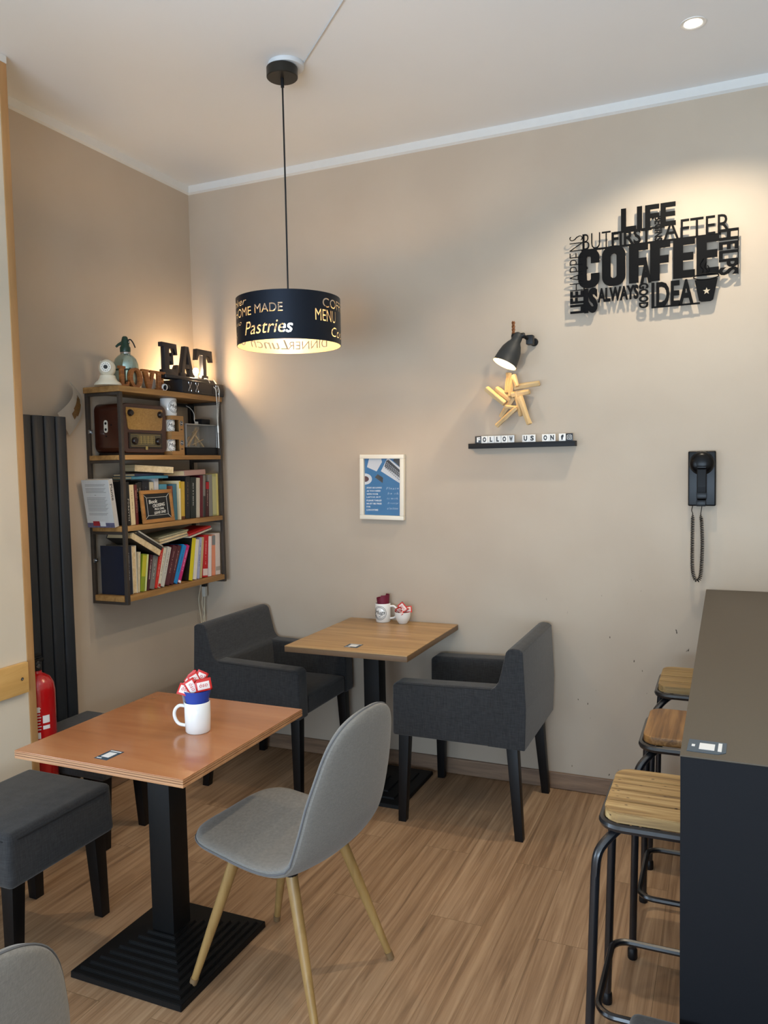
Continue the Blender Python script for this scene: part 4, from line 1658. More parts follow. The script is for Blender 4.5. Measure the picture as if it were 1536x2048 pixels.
def book_parts(t, th, h, d, color, title=None, tcol='#e8e4d8', pages_out=False, tw=.55, band=None):
    """Book in local axes: spine towards +x at x = 0, thickness along y from 0, height along z."""
    c = .0018
    b = NB()
    if pages_out:
        box(b, (-d, 0, 0), (0, c, h), .0004, 1); box(b, (-d, th - c, 0), (0, th, h), .0004, 1); box(b, (-d, c, 0), (-d + c, th - c, h), .0004, 1)
        pg = ((-d + c + .0005, c + .0002, .003), (-.003, th - c - .0002, h - .003))
    else:
        box(b, (-d, 0, 0), (0, c, h), .0004, 1); box(b, (-d, th - c, 0), (0, th, h), .0004, 1); box(b, (-c, c, 0), (0, th - c, h), .0004, 1)
        pg = ((-d + .003, c + .0002, .003), (-c - .0005, th - c - .0002, h - .003))
    obj('cover', b, cover(color), t)
    b = NB(); box(b, *pg)
    obj('pages', b, M_PAGES, t, smooth=0)
    if title and not pages_out:
        b = NB()
        if title == 'FORSYTH':
            put_text(b, title, (.0001, th * .5, h * .36), FACE_X, h * .5, .0085, .0004, 0, rot=-90, res=1)
        else:
            # lettering too small to read in the photo: a row of short strokes
            z_ = h * .86
            wv = min(.0055, th * .26)
            while z_ > h * (.86 - tw):
                if rnd.random() > .2:
                    box(b, (.0001, th * .5 - wv / 2, z_ - .0028), (.0004, th * .5 + wv / 2 * rnd.choice((1, .6, 1)), z_ - .0008))
                z_ -= .0034
        obj('spine_title', b, mat('title_' + tcol.strip('#'), tcol, .5), t, smooth=0)
    if band:
        b = NB(); box(b, (.0001, .0006, h * band[0]), (.0005, th - .0006, h * band[1]))
        obj('spine_band', b, mat('title_' + band[2].strip('#'), band[2], .5), t, smooth=0)


def book(y, z, th, h, lean, color, label, title=None, tcol='#e8e4d8', d=.145, xf=-2.548, group=None, **k):
    t = thing('book', label, 'book', (xf, y, z + th * sin(max(0.0, lean))), 0, group)
    t.rotation_euler = (-lean, 0, 0)
    book_parts(t, th, h, d, color, title, tcol, **k)
    return t


G0, G1 = 'books standing on the bottom shelf', 'books standing on the chalkboard shelf'
Z0, Z1 = BZ_[0][1] + .0008, BZ_[1][1] + .0008
# y, thickness, top shift, height, colour, label, title, title colour, extra
low = [
    (2.834, .040, .000, .229, '#101a2c', 'thick navy book at the left end of the bottom shelf', 'KENNEDY', '#c8ccd2', dict(d=.150)),
    (2.876, .030, .000, .226, '#d9d2c0', 'thick pale book with its page edges facing out, beside the navy one', None, None, dict(pages_out=True)),
    (2.909, .013, .014, .193, '#cfc3a4', 'thin cream book leaning beside the thick pale book', None, None, dict(pages_out=True)),
    (2.925, .028, .028, .179, '#7f8f1e', 'olive green book on the bottom shelf', None, None, dict(band=(.4, .96, '#b7b02a'))),
    (2.956, .011, .027, .176, '#c9cf8e', 'thin pale green book right of the olive green one', None, None, {}),
    (2.970, .018, .037, .172, '#3d0f1d', 'plum coloured book on the bottom shelf', 'PLUM', '#d8c9c0', {}),
    (2.990, .034, .039, .163, '#6d6a66', 'grey book with a pale title left of the red leaning one', 'JUSTICE', '#b9b5ae', {}),
    (3.027, .019, .060, .201, '#c2281d', 'orange-red book leaning against the white ones, bottom shelf', 'story', '#e0a89c', {}),
    (3.049, .019, .062, .199, '#cfc8b4', 'cream book with a red mark at its foot, bottom shelf', 'a new look', '#6c675c', dict(band=(.02, .10, '#a32a20'))),
    (3.072, .026, .070, .200, '#bdbab0', 'pale grey book left of the two maroon twins', 'the world', '#55534e', {}),
    (3.104, .032, .080, .203, '#4a1620', 'left one of two matching maroon books', 'PLEASURES', '#b58d86', {}),
    (3.140, .027, .081, .202, '#481520', 'right one of two matching maroon books', 'PLEASURES', '#b58d86', {}),
    (3.172, .027, .095, .204, '#127fc0', 'bright blue book leaning beside the maroon ones', 'atlas', '#0b5c92', {}),
    (3.204, .022, .092, .201, '#b81a6b', 'magenta book with a white edge, bottom shelf', 'colours', '#e6b6cf', dict(band=(.0, .06, '#e6e0e2'))),
    (3.289, .032, .043, .221, '#1f1d17', 'bright yellow book on the bottom shelf', None, None, dict(band=(0, 1, '#d2c414'))),  # cover darkened to paint in the shaded gap beside it; spine stays yellow
    (3.327, .029, .035, .211, '#d7d3c6', 'ivory book right of the bright yellow one', None, None, {}),
    (3.362, .019, .034, .218, '#9fa6c4', 'pale blue paperback with dark lettering on the bottom shelf', 'TRAVEL', '#22242c', {}),
    (3.384, .018, .032, .218, '#b9a576', 'slim tan book left of the large red one', None, None, {}),
    (3.410, .042, .021, .225, '#b60f18', 'large red hardback on the bottom shelf', 'red', '#e8b8b4', dict(band=(.04, .2, '#d9c9c4'))),
    (3.460, .026, .013, .216, '#dcd3d0', 'white book right of the large red hardback', None, None, {}),
    (3.491, .031, .010, .220, '#d88a6a', 'salmon book with a grey top band', None, None, dict(band=(.75, .99, '#777a7c'))),
    (3.526, .042, .005, .226, '#d3c8c0', 'white book at the right end of the bottom shelf', None, None, dict(band=(.1, .2, '#a79d92'))),
]
for y, th, sh_, h, c, lab, ti, tc, kw in low:
    book(y, Z0, th, h, math.atan2(sh_, h), c, lab, ti, tc or '#e8e4d8', group=G0, **kw)
up_ = [
    (2.858, .021, -.004, .203, '#141518', 'black book with white spine letters at the left of the chalkboard shelf', 'FORSYTH', '#c9c6bd', {}),
    (2.881, .030, -.006, .188, '#dccba4', 'cream spined book with red edges left of the chalkboard', 'en el nombre', '#8d7748', {}),
    (2.914, .018, -.004, .188, '#5a1a1b', 'dark red book between the cream spined one and a black one', 'roman', '#b98c7c', {}),
    (2.935, .022, .001, .196, '#121214', 'black book just left of the chalkboard', 'NOIR', '#a7a49c', dict(xf=-2.562)),
    (2.960, .027, .003, .200, '#17181a', 'black book with a grey title behind the top left of the chalkboard', 'stories', '#9a978f', dict(xf=-2.572)),
    (2.991, .046, .004, .203, '#141a24', 'thick dark navy book behind the chalkboard', 'essays', '#4d596c', dict(xf=-2.572)),
    (3.043, .028, .004, .197, '#cfc6ac', 'cream book with a dark title rising behind the chalkboard', 'the sea', '#3b342a', dict(xf=-2.572)),
    (3.077, .031, .004, .213, '#cfcfd2', 'tall white book rising behind the chalkboard', None, None, dict(xf=-2.572)),
    (3.114, .055, .004, .183, '#4f93ab', 'light blue book behind the top right of the chalkboard', 'blue', '#3a7288', dict(xf=-2.572)),
    (3.190, .012, -.003, .173, '#8d4a34', 'thin rust brown book right of the chalkboard', None, None, dict(xf=-2.558)),
    (3.204, .028, -.002, .182, '#3f7187', 'teal book right of the chalkboard', None, None, dict(xf=-2.558)),
    (3.234, .014, .004, .198, '#dcd3b0', 'white and yellow slim book beside the teal one', None, None, dict(band=(.8, .98, '#d3b51e'))),
    (3.250, .028, .007, .193, '#c4a238', 'mustard yellow book on the chalkboard shelf', None, None, dict(band=(.0, .08, '#5b3217'))),
    (3.282, .037, .012, .218, '#17181d', 'thick black book right of the mustard yellow one', 'NOVEL', '#7d6a52', {}),
    (3.323, .046, .011, .213, '#16201c', 'dark book with a white handwritten style title', 'a winter', '#d9dbd2', {}),
    (3.374, .028, .011, .209, '#b7b1a0', 'mottled pale grey book left of the crimson one', None, None, {}),
    (3.406, .023, .011, .222, '#5c1220', 'crimson book on the chalkboard shelf', None, None, {}),
    (3.431, .020, .011, .222, '#77756f', 'grey slim book right of the crimson one', None, None, dict(band=(.0, .5, '#32322f'))),
    (3.454, .028, .010, .188, '#3a1114', 'short dark book with a red top on its spine', 'poems', '#a98a80', dict(band=(.78, .98, '#a3161f'))),
    (3.485, .031, .004, .224, '#7d7b74', 'grey book left of the olive one at the right end', None, None, {}),
    (3.518, .034, .004, .226, '#a3a06c', 'olive spined tall book near the right end of the chalkboard shelf', None, None, dict(band=(.04, .94, '#b3b184'))),
    (3.554, .017, .002, .228, '#d2c67a', 'pale yellow slim book at the right end of the chalkboard shelf', None, None, {}),
]
for y, th, sh_, h, c, lab, ti, tc, kw in up_:
    book(y, Z1, th, h, math.atan2(sh_, h), c, lab, ti, tc or '#e8e4d8', group=G1, **kw)

# the white book leaning out of the left end
t = thing('book', 'white paperback showing its back cover at the left end of the chalkboard shelf', 'book', (-2.712, 2.806, Z1 + .001), 0)
t.rotation_euler = (RAD(9), 0, RAD(4))
b = NB()
W_, H_, TH_ = .150, .222, .030
box(b, (0, -TH_, 0), (W_, -TH_ + .0015, H_), .0004, 1); box(b, (0, -.0015, 0), (W_, 0, H_), .0004, 1); box(b, (W_ - .0015, -TH_ + .0015, 0), (W_, -.0015, H_), .0004, 1)
obj('cover', b, cover('#c9c7c2'), t)
b = NB(); box(b, (.003, -TH_ + .0017, .003), (W_ - .002, -.0017, H_ - .003))
obj('pages', b, M_PAGES, t, smooth=0)
b = NB()
rows = [1, 1, 0, 1, 1, 1, 1, 0, 2, 0, 1, 1, 1, 1, 1, 1, 1, 1, 1, 1, 1, 0, 1, 1]
for i, r_ in enumerate(rows):
    if r_:
        z = H_ * (.90 - i * .0275)
        a0, a1 = (.12, .86) if r_ == 1 else (.42, .56)
        box(b, (W_ * a0, -TH_ - .0004, z), (W_ * (a1 - .04 * (i % 3)), -TH_ + .0001, z + .0019))
obj('blurb_lines', b, mat('blurb_grey', '#817f7b', .6), t, smooth=0)
b = NB()
box(b, (W_ * .0, -TH_ - .0003, 0), (W_, -TH_ + .0001, .022))
obj('cover_photo', b, mat('cover_photo_violet', '#5d5a72', .5, noise=.6, nscale=90), t, smooth=0)
b = NB(); box(b, (W_ * .22, -TH_ - .0006, .008), (W_ * .46, -TH_ - .0002, .030))
obj('red_label', b, mat('cover_red', '#97202a', .5), t, smooth=0)
b = NB(); box(b, (W_ * .48, -TH_ - .0007, .006), (W_ * .68, -TH_ - .0002, .028))
obj('barcode_label', b, mat('cover_white', '#dcdad6', .5), t, smooth=0)
b = NB(); put_text(b, 'Plante', (W_ + .0001, -TH_ / 2, H_ * .73), FACE_X, .075, .017, .0004, .0, rot=-90)
obj('spine_title', b, M_INK, t, smooth=0)

# lying and slanting books on top of the rows


def lying(name_label, loc, size, rot, color, pages='front', group=None, cat='book'):
    """size = (along x, along y, thickness)."""
    t = thing(cat, name_label, cat, loc, 0, group)
    t.rotation_euler = rot
    sx, sy, th = size
    c = .002
    b = NB()
    box(b, (-sx / 2, -sy / 2, 0), (sx / 2, sy / 2, c), .0004, 1); box(b, (-sx / 2, -sy / 2, th - c), (sx / 2, sy / 2, th), .0004, 1)
    if pages == 'front':
        box(b, (-sx / 2, -sy / 2, c), (-sx / 2 + c, sy / 2, th - c), .0004, 1)
        pg = ((-sx / 2 + c + .0005, -sy / 2 + .003, c + .0002), (sx / 2 - .003, sy / 2 - .003, th - c - .0002))
    else:
        box(b, (sx / 2 - c, -sy / 2, c), (sx / 2, sy / 2, th - c), .0004, 1)
        pg = ((-sx / 2 + .003, -sy / 2 + .003, c + .0002), (sx / 2 - c - .0005, sy / 2 - .003, th - c - .0002))
    obj('cover', b, cover(color), t)
    b = NB(); box(b, *pg)
    obj('pages', b, M_PAGES, t, smooth=0)
    return t


lying('thin blue-green book lying on the row above the chalkboard', (-2.615, 3.035, Z1 + .2135), (.130, .235, .014), (0, 0, RAD(-6)), '#3f7f95', 'spine')
lying('dark navy book lying between the blue-green one and the large tan one', (-2.622, 3.03, Z1 + .228), (.125, .225, .012), (0, 0, RAD(4)), '#1c2644', 'spine')
lying('large thick book with tan page edges lying on top above the chalkboard', (-2.613, 3.085, Z1 + .2415), (.150, .205, .036), (RAD(-4), 0, RAD(-25)), '#231d1a', 'front')
lying('pinkish book lying on the row beside the large tan one', (-2.600, 3.355, Z1 + .2240), (.130, .185, .027), (RAD(1.5), 0, RAD(2)), '#a8877f', 'spine')
# bottom shelf
sl = RAD(-28)
for lab, off, dn, (dx_, L_, th), c, pg in (
        ('thick book with tan pages slanting across the left of the bottom row', 0, 0, (.150, .225, .034), '#2a2522', 'front'),
        ('dark thin book slanting on top of the tan paged one', .0352, .012, (.150, .200, .013), '#26221f', 'spine'),
        ('white booklet on top of the slanting pile at the left', .0494, .017, (.150, .190, .006), '#d4cfbf', 'front')):
    lying(lab, (-2.606, 2.955 + off * .469 + dn * .883, Z0 + .2098 + off * .883 - dn * .469), (dx_, L_, th), (sl, 0, 0), c, pg)
mags = [('grey magazine at the bottom of the loose stack on the bottom row', '#8c8a86', .012, .200, 12), ('cream magazine in the middle of the loose stack on the bottom row', '#a5977c', .014, .205, 8),
        ('greenish magazine on top of the loose stack on the bottom row', '#7f8570', .008, .20, 16)]
z = Z0 + .2235
for lab, c, th, L_, an in mags:
    t = lying(lab, (-2.612, 3.172 + an * .0008, z), (.150, L_, th), (RAD(7), 0, RAD(-an * .5)), c, 'front', 'loose magazines on the bottom row', 'magazine')
    z += th + .0012
lying('red covered book tilted on top of the books, right side of the bottom row', (-2.595, 3.372, Z0 + .2500), (.130, .205, .010), (RAD(8), 0, RAD(3)), '#b01d1f', 'spine')
lying('thin white book under the tilted red one', (-2.592, 3.378, Z0 + .2410), (.130, .205, .006), (RAD(8), 0, RAD(3)), '#d8d2c4', 'front')

# chalkboard
cb = thing('chalkboard', 'small wood framed chalkboard about book crossing leaning on the books', 'chalkboard', (-2.523, 3.055, Z1 + .002), 0)
cb.rotation_euler = (RAD(0), RAD(-6), 0)
w2, hh = .113, .158
b = NB()
for lo, hi in (((-.012, -w2, 0), (0, w2, .018)), ((-.012, -w2, hh - .018), (0, w2, hh)), ((-.012, -w2, .0181), (0, -w2 + .018, hh - .0181)), ((-.012, w2 - .018, .0181), (0, w2, hh - .0181))):
    box(b, lo, hi, .002)
obj('frame', b, wood('golden_frame_wood', [(0.3, '#8f6030'), (0.7, '#b98445')], 1, 14, 8, .5), cb)
b = NB(); box(b, (-.010, -w2 + .017, .017), (-.005, w2 - .017, hh - .017))
obj('slate', b, mat('slate', '#0f1216', .7), cb, smooth=0)
b = NB()
iy, iz0_, iz1_ = w2 - .020, .020, hh - .020
jy, jz0, jz1 = iy - .020, iz0_ + .016, iz1_ - .016
for p, q_ in (((-iy, iz0_), (-jy, jz0)), ((iy, iz0_), (jy, jz0)), ((-iy, iz1_), (-jy, jz1)), ((iy, iz1_), (jy, jz1)), ((-jy, jz0), (jy, jz0)), ((-jy, jz1), (jy, jz1)), ((-jy, jz0), (-jy, jz1)), ((jy, jz0), (jy, jz1))):
    tube(b, [(-.0048, p[0], p[1]), (-.0048, q_[0], q_[1])], .0009, 5)
for s, y, z, w, h, r_ in (('Book', -.028, .103, .062, .019, 3), ('CROSSING', .010, .084, .088, .016, 4), ('PICK ONE,', .012, .065, .070, .012, 2), ('LEAVE ONE!', .014, .049, .085, .013, 3)):
    put_text(b, s, (-.0049, y, z), FACE_X, w, h, .0006, .015, .12, rot=r_)
obj('chalk_writing', b, mat('chalk_white', '#dcdad2', .8), cb, smooth=0)

# ------------------------------------------------------------------ radio shelf
Z2 = BZ_[2][1] + .0008
rd = thing('radio', 'old brown bakelite valve radio on the upper shelf', 'radio', (-2.64, 3.012, Z2), RAD(0))
RW, RH, RD = .315, .245, .165


def rrect(w, h, r, k=6, z0=0):
    out = []
    for cx, cz, a0 in ((w / 2 - r, h - r, 0), (-w / 2 + r, h - r, 90), (-w / 2 + r, r, 180), (w / 2 - r, r, 270)):
        for i in range(k + 1):
            a = RAD(a0 + 90 * i / k)
            out.append((cx + r * cos(a), z0 + cz + r * sin(a)))
    return out


M_BAKE = mat('brown_bakelite', '#3a1a10', .28, coat=.35, noise=.25, nscale=18)
b = NB(); prism(b, rrect(RW, RH - .014, .034, z0=.010), -RD / 2, RD / 2, 'YZ', .012, 4)
obj('body', b, M_BAKE, rd)
b = NB(); box(b, (-RD / 2 + .01, -RW / 2 + .012, 0), (RD / 2 - .008, RW / 2 - .012, .0105), .002)
obj('plinth', b, mat('dark_plinth', '#140b08', .5), rd)
b = NB(); prism(b, [(-.128, .222), (.128, .222), (.130, .205), (.120, .128), (.112, .118), (-.112, .118), (-.120, .128), (-.130, .205)], RD / 2 - .004, RD / 2 + .003, 'YZ', .002)
obj('speaker_cloth', b, fabric('tan_speaker_cloth', '#8f6a34', '#b58e50', 500), rd)
for y in (-.105, .105):
    b = NB(); lathe(b, [(.016, 0), (.016, .006), (.012, .014), (0, .015)], 20, Matrix.Translation((RD / 2 + .003, y, .196)) @ Matrix.Rotation(RAD(90), 4, 'Y'))
    obj('knob', b, mat('dark_radio_knob', '#1c1210', .3), rd)
b = NB(); box(b, (RD / 2 - .002, -.118, .030), (RD / 2 + .004, .118, .106), .003)
obj('dial_frame', b, mat('dial_surround', '#1d100b', .35), rd)
b = NB(); box(b, (RD / 2 + .003, -.108, .040), (RD / 2 + .0048, .108, .098), .001)
dl = obj('dial', b, mat('dial_glass', '#4a4634', .15, noise=.25, nscale=80), rd)
b = NB()
for k in range(5):
    box(b, (RD / 2 + .0046, -.060, .050 + k * .010), (RD / 2 + .0053, .060, .0512 + k * .010))
for k in range(14):
    y = -.055 + k * .0085
    box(b, (RD / 2 + .0046, y, .054), (RD / 2 + .0053, y + .001 + (k % 3) * .002, .092))
box(b, (RD / 2 + .0046, -.1045, .0405), (RD / 2 + .0053, .1045, .0418)); box(b, (RD / 2 + .0046, -.1045, .0962), (RD / 2 + .0053, .1045, .0975))
obj('dial_scale', b, mat('dial_gold', '#a08d56', .4), dl, smooth=0)
for y in (-.084, .084):
    b = NB(); lathe(b, [(.017, 0), (.017, .010), (.013, .015), (0, .016)], 20, Matrix.Translation((RD / 2 + .004, y, .066)) @ Matrix.Rotation(RAD(90), 4, 'Y'))
    obj('knob', b, mat('dark_radio_knob', '#1c1210', .3), rd)
b = NB(); box(b, (RD / 2 + .003, -.006, .024), (RD / 2 + .009, .006, .040), .002)
obj('badge', b, mat('dial_gold', '#a08d56', .4), rd)
b = NB()
prism(b, rrect(.022, .058, .0105, z0=.105), -RW / 2 - .002, -RW / 2 + .002, 'XZ', M=Matrix.Translation((-.012, 0, 0)))
obj('socket_plate', b, mat('ivory_plate', '#d6d0c0', .4), rd)
b = NB()
for z in (.120, .148):
    lathe(b, [(.0065, 0), (.0065, .001)], 16, Matrix.Translation((-.012, -RW / 2 - .0015, z)) @ Matrix.Rotation(RAD(90), 4, 'X'))
for x, z in ((.02, .14), (-.012, .088)):
    lathe(b, [(.004, 0), (.004, .002)], 12, Matrix.Translation((x, -RW / 2 + .0005, z)) @ Matrix.Rotation(RAD(90), 4, 'X'))
obj('socket_hole', b, M_BLACK, rd)


def mug_logo(bm, r, zc, ang, size=.030, word_='Mugs'):
    """Round badge wrapped on a mug of radius r."""
    flat = NB()
    tube(flat, [(size * cos(a), size * sin(a), 0) for a in [2 * PI * i / 40 for i in range(40)]], .0009, 5, closed=True)
    arc = [(size * .82 * cos(a), size * .82 * sin(a), 0) for a in [RAD(25 + 130 * i / 16) for i in range(17)]]
    tube(flat, arc, .0008, 5)
    arc = [(size * .82 * cos(a), size * .82 * sin(a), 0) for a in [RAD(205 + 130 * i / 16) for i in range(17)]]
    tube(flat, arc, .0008, 5)
    merge(flat, text_mesh(word_, size * 1.75, size * .70, .0006, 0, .3, 3))
    box(flat, (-size * .14, -size * .58, 0), (size * .14, -size * .52, .0006))
    for v in flat.verts:
        th = ang + v.co.x / r
        rr_ = r + .0003 + v.co.z
        v.co = Vector((rr_ * cos(th), rr_ * sin(th), zc + v.co.y))
    merge(bm, flat)


def mug(loc, rz, r, h, label, logo=None, handle=True, taper=0.0):
    t = thing('mug', label, 'mug', loc, rz)
    b = NB()
    k = .0035
    lathe(b, [(0, 0), (r * .9, 0), (r * .97 - taper, .004), (r, h * .5), (r, h - .002), (r - .0015, h), (r - k, h - .002), (r - k, h * .4), (r * .93 - k - taper, .008), (0, .007)], 40)
    body = obj('body', b, M_CERAM, t)
    if handle:
        b = NB()
        pts = smooth_path([(r - .002, 0, h * .83), (r + .018, 0, h * .84), (r + .032, 0, h * .68), (r + .033, 0, h * .45), (r + .021, 0, h * .24), (r - .002, 0, h * .18)], 6)
        tube(b, pts, .0052, 10)
        obj('handle', b, M_CERAM, t)
    if logo is not None:
        b = NB(); mug_logo(b, r, h * .52, logo, h * .36)
        obj('logo', b, M_INK, t, smooth=0, label='round black logo with a handwritten word')
    return t


# two kraft mug boxes with mugs showing and a mug standing on top
M_KRAFT = mat('kraft_card', '#a07848', .75, noise=.08, nscale=60)
for i, lab in enumerate(('brown card mug box at the bottom of the pair beside the radio', 'brown card mug box on top of the other, under the white mug')):
    z = Z2 + i * .0985
    t = thing('mug_box', lab, 'box', (-2.590, 3.236, z), 0, 'brown card mug boxes')
    b = NB()
    S, HB = .098, .098
    box(b, (-S / 2, -S / 2, 0), (S / 2, S / 2, .002)); box(b, (-S / 2, -S / 2, HB - .002), (S / 2, S / 2, HB))
    box(b, (-S / 2, -S / 2, .002), (-S / 2 + .002, S / 2, HB - .002))
    box(b, (-S / 2 + .002, S / 2 - .002, .002), (S / 2, S / 2, HB - .002))
    box(b, (-S / 2 + .002, -S / 2, .002), (S / 2 - .002, -S / 2 + .002, .020)); box(b, (-S / 2 + .002, -S / 2, .078), (S / 2 - .002, -S / 2 + .002, HB - .002))
    # front wall with a window
    box(b, (S / 2 - .002, -S / 2, .002), (S / 2, S / 2 - .002, .020)); box(b, (S / 2 - .002, -S / 2, .078), (S / 2, S / 2 - .002, HB - .002))
    box(b, (S / 2 - .002, S / 2 - .038, .020), (S / 2, S / 2 - .002, .078))
    obj('carton', b, M_KRAFT, t, smooth=0)
    b = NB()
    lathe(b, [(.0135, 0), (.0135, .0008)], 28, Matrix.Translation((S / 2, S / 2 - .019, .062)) @ Matrix.Rotation(RAD(90), 4, 'Y'))
    st = obj('round_sticker', b, M_INK, t)
    b = NB()
    tube(b, [(S / 2 + .0008, S / 2 - .019 + .0105 * cos(a), .062 + .0105 * sin(a)) for a in [2 * PI * k / 24 for k in range(24)]], .0006, 5, closed=True)
    put_text(b, 'Mugs', (S / 2 + .0008, S / 2 - .019, .062), FACE_X, .018, .007, .0005, .0, .3, res=1)
    obj('sticker_print', b, M_TILEW, st, smooth=0)
    b = NB(); box(b, (S / 2 + .0001, S / 2 - .026, .028), (S / 2 + .0006, S / 2 - .018, .033)); box(b, (S / 2 + .0001, S / 2 - .0165, .028), (S / 2 + .0006, S / 2 - .011, .033))
    obj('box_print', b, M_INK, t, smooth=0)
    m_ = mug((-2.590, 3.2220, z + .003), RAD(120), .0345, .088, 'white mug inside the ' + ('lower' if i == 0 else 'upper') + ' brown card box', logo=RAD(-125), handle=False)
mug((-2.590, 3.232, Z2 + .1975), RAD(120), .041, .088, 'white mug with a black logo standing on the card boxes beside the radio', logo=RAD(-125), handle=False)

# glass fronted case with sticks, empty black frame and an adapter behind it
gc = thing('display_case', 'small black case with a glass front and pale sticks inside', 'display case', (-2.60, 3.4365, Z2))
b = NB(); box(b, (-.06, -.134, 0), (.06, .134, .040), .002)
obj('base', b, M_BLACK, gc)
b = NB()
box(b, (-.06, -.134, .040), (-.055, .134, .162), .001)
obj('back_panel', b, mat('reflection_grey_case_back', '#c9c7c0', .5), gc)  # pale grey painted in for the bright reflection in the glass
b = NB()
box(b, (-.055, -.134, .157), (.06, .134, .162), .001); box(b, (-.055, .129, .040), (.06, .134, .157), .001); box(b, (-.055, -.134, .040), (.06, -.129, .157), .001)
obj('case_rim', b, mat('silver_rim', '#a9a9a6', .3, .6), gc)
b = NB(); box(b, (.056, -.128, .0405), (.0585, .128, .1565))
obj('glass_front', b, glass_mat('case_glass', .06), gc, smooth=0)
for p, q_ in (((-.01, -.035, .045), (.0, .03, .150)), ((.0, -.055, .05), (.01, .02, .13)), ((.0, .085, .045), (.0, .0, .12)), ((-.01, .03, .05), (-.02, .05, .145)), ((.015, -.03, .055), (.02, .06, .085)), ((.01, -.02, .12), (.0, .05, .14)), ((-.02, -.07, .045), (-.01, -.02, .10))):
    b = NB(); loft_box(b, p, q_, .013, .010, .002)
    obj('stick', b, M_STICK, gc)
ef = thing('photo_mount', 'empty black frame standing behind the glass case', 'frame', (-2.70, 3.4455, Z2))
b = NB()
for lo, hi in (((0, -.125, 0), (.014, .125, .016)), ((0, -.125, .262), (.014, .125, .278)), ((0, -.125, .0161), (.014, -.109, .2619)), ((0, .109, .0161), (.014, .125, .2619))):
    box(b, lo, hi, .002)
obj('frame', b, M_BLACK, ef)
ad_ = thing('power_adapter', 'black power adapter with a white cable lying on the glass case', 'adapter', (-2.60, 3.505, Z2 + .1635))
b = NB(); box(b, (-.03, -.028, 0), (.03, .045, .030), .004)
obj('body', b, M_BLACK, ad_)
b = NB(); tube(b, smooth_path([(0, -.035, .004), (-.005, -.045, .02), (-.02, -.028, .06), (-.05, -.018, .09), (-.075, -.02, .105)], 6), .0022, 6)
obj('cable', b, M_WHITE, ad_)
b = NB(); box(b, (-.008, -.043, 0), (.008, -.029, .016), .002)
obj('plug', b, M_WHITE, ad_)

# ------------------------------------------------------------------ things on the top board
Z3 = BZ_[3][1] + .0008
cm = thing('security_camera', 'round white indoor security camera at the left end of the top board', 'camera', (-2.585, 2.806, Z3), RAD(-58))
M_CREAM = mat('cream_plastic', '#dfd8c2', .3)
b = NB(); lathe(b, [(0, 0), (.058, 0), (.060, .004), (.056, .012), (.043, .022), (.036, .034), (.033, .045), (.0, .046)], 36)
obj('foot', b, M_CREAM, cm)
b = NB(); sphere(b, (0, 0, .078), .040, 3, (1, .92, 1.02))
obj('head', b, M_CREAM, cm)
b = NB()
F = Matrix.Translation((.034, 0, .080)) @ Matrix.Rotation(RAD(90), 4, 'Y')
lathe(b, [(.024, 0), (.023, .005), (.0, .0055)], 30, F)
fc = obj('face_plate', b, mat('pale_face', '#e6e1d3', .3), cm)
b = NB(); lathe(b, [(.0095, .005), (.009, .0085), (0, .0082)], 24, F)
obj('lens', b, mat('black_lens', '#08080c', .08, coat=.5), cm)
b = NB()
for k in range(12):
    a = 2 * PI * k / 12
    lathe(b, [(.0018, .0052), (.0015, .0066), (0, .0067)], 8, F @ Matrix.Translation((.0165 * cos(a), .0165 * sin(a), 0)))
obj('infrared_leds', b, M_BLACK, cm)
b = NB(); tube(b, [(-.030, -.032, .02), (-.032, -.034, .115)], .0028, 8)
obj('antenna', b, M_CREAM, cm)

sp = thing('soda_siphon', 'old glass soda siphon with a green head on the top board', 'siphon', (-2.635, 2.985, Z3), RAD(23))
M_SILV = mat('mercury_glass', '#9fb6ae', .08, .85, coat=.6)
b = NB(); lathe(b, [(0, 0), (.056, 0), (.060, .006), (.060, .085), (.0605, .09), (.058, .118), (.050, .142), (.036, .158), (.025, .165), (.022, .17), (.022, .182), (0, .182)], 40)
obj('bottle', b, M_SILV, sp)
b = NB(); lathe(b, [(.0607, .084), (.0617, .085), (.0617, .091), (.0607, .092)], 40, cap=False)
obj('band', b, mat('dark_green_band', '#12352a', .3), sp)
b = NB(); lathe(b, [(.0226, .160), (.024, .162), (.024, .174), (.0226, .176)], 30)
obj('neck_ring', b, M_STEEL, sp)
M_GRN = mat('dark_green_plastic', '#16382b', .35)
b = NB()
lathe(b, [(.024, .176), (.025, .180), (.025, .198), (.020, .204), (.018, .225), (.013, .245), (.009, .250), (0, .250)], 20)
tube(b, [(.012, 0, .222), (.032, 0, .212), (.044, 0, .202)], .006, 8, radii=[.008, .0065, .0055], M=Matrix.Rotation(PI, 4, 'Z'))
obj('head', b, M_GRN, sp)
b = NB(); tube(b, smooth_path([(.016, 0, .232), (.026, 0, .235), (.038, 0, .22), (.048, 0, .196)], 5), .003, 7)
obj('lever', b, M_BLACK, sp)
b = NB(); lathe(b, [(.006, 0), (.006, .004), (0, .005)], 14, Matrix.Translation((.018, 0, .222)) @ Matrix.Rotation(RAD(90), 4, 'Y'))
obj('valve_button', b, M_STEEL, sp)

# LOVE letters in wood
lv = thing('word_ornament', 'brown wooden letters reading LOVE on the top board', 'letters', (-2.565, 3.02, Z3))
M_LOVE = wood('warm_zebra_wood', [(0.3, '#63371a'), (0.5, '#8b5427'), (0.7, '#b87b40')], 1, 10, 18, .4, .1)


def love_letter(pts_list, y0):
    b = NB()
    for outer in pts_list:
        prism(b, [(p[0] + y0, p[1]) for p in outer], -.008, .008, 'YZ', .0015)
    return b


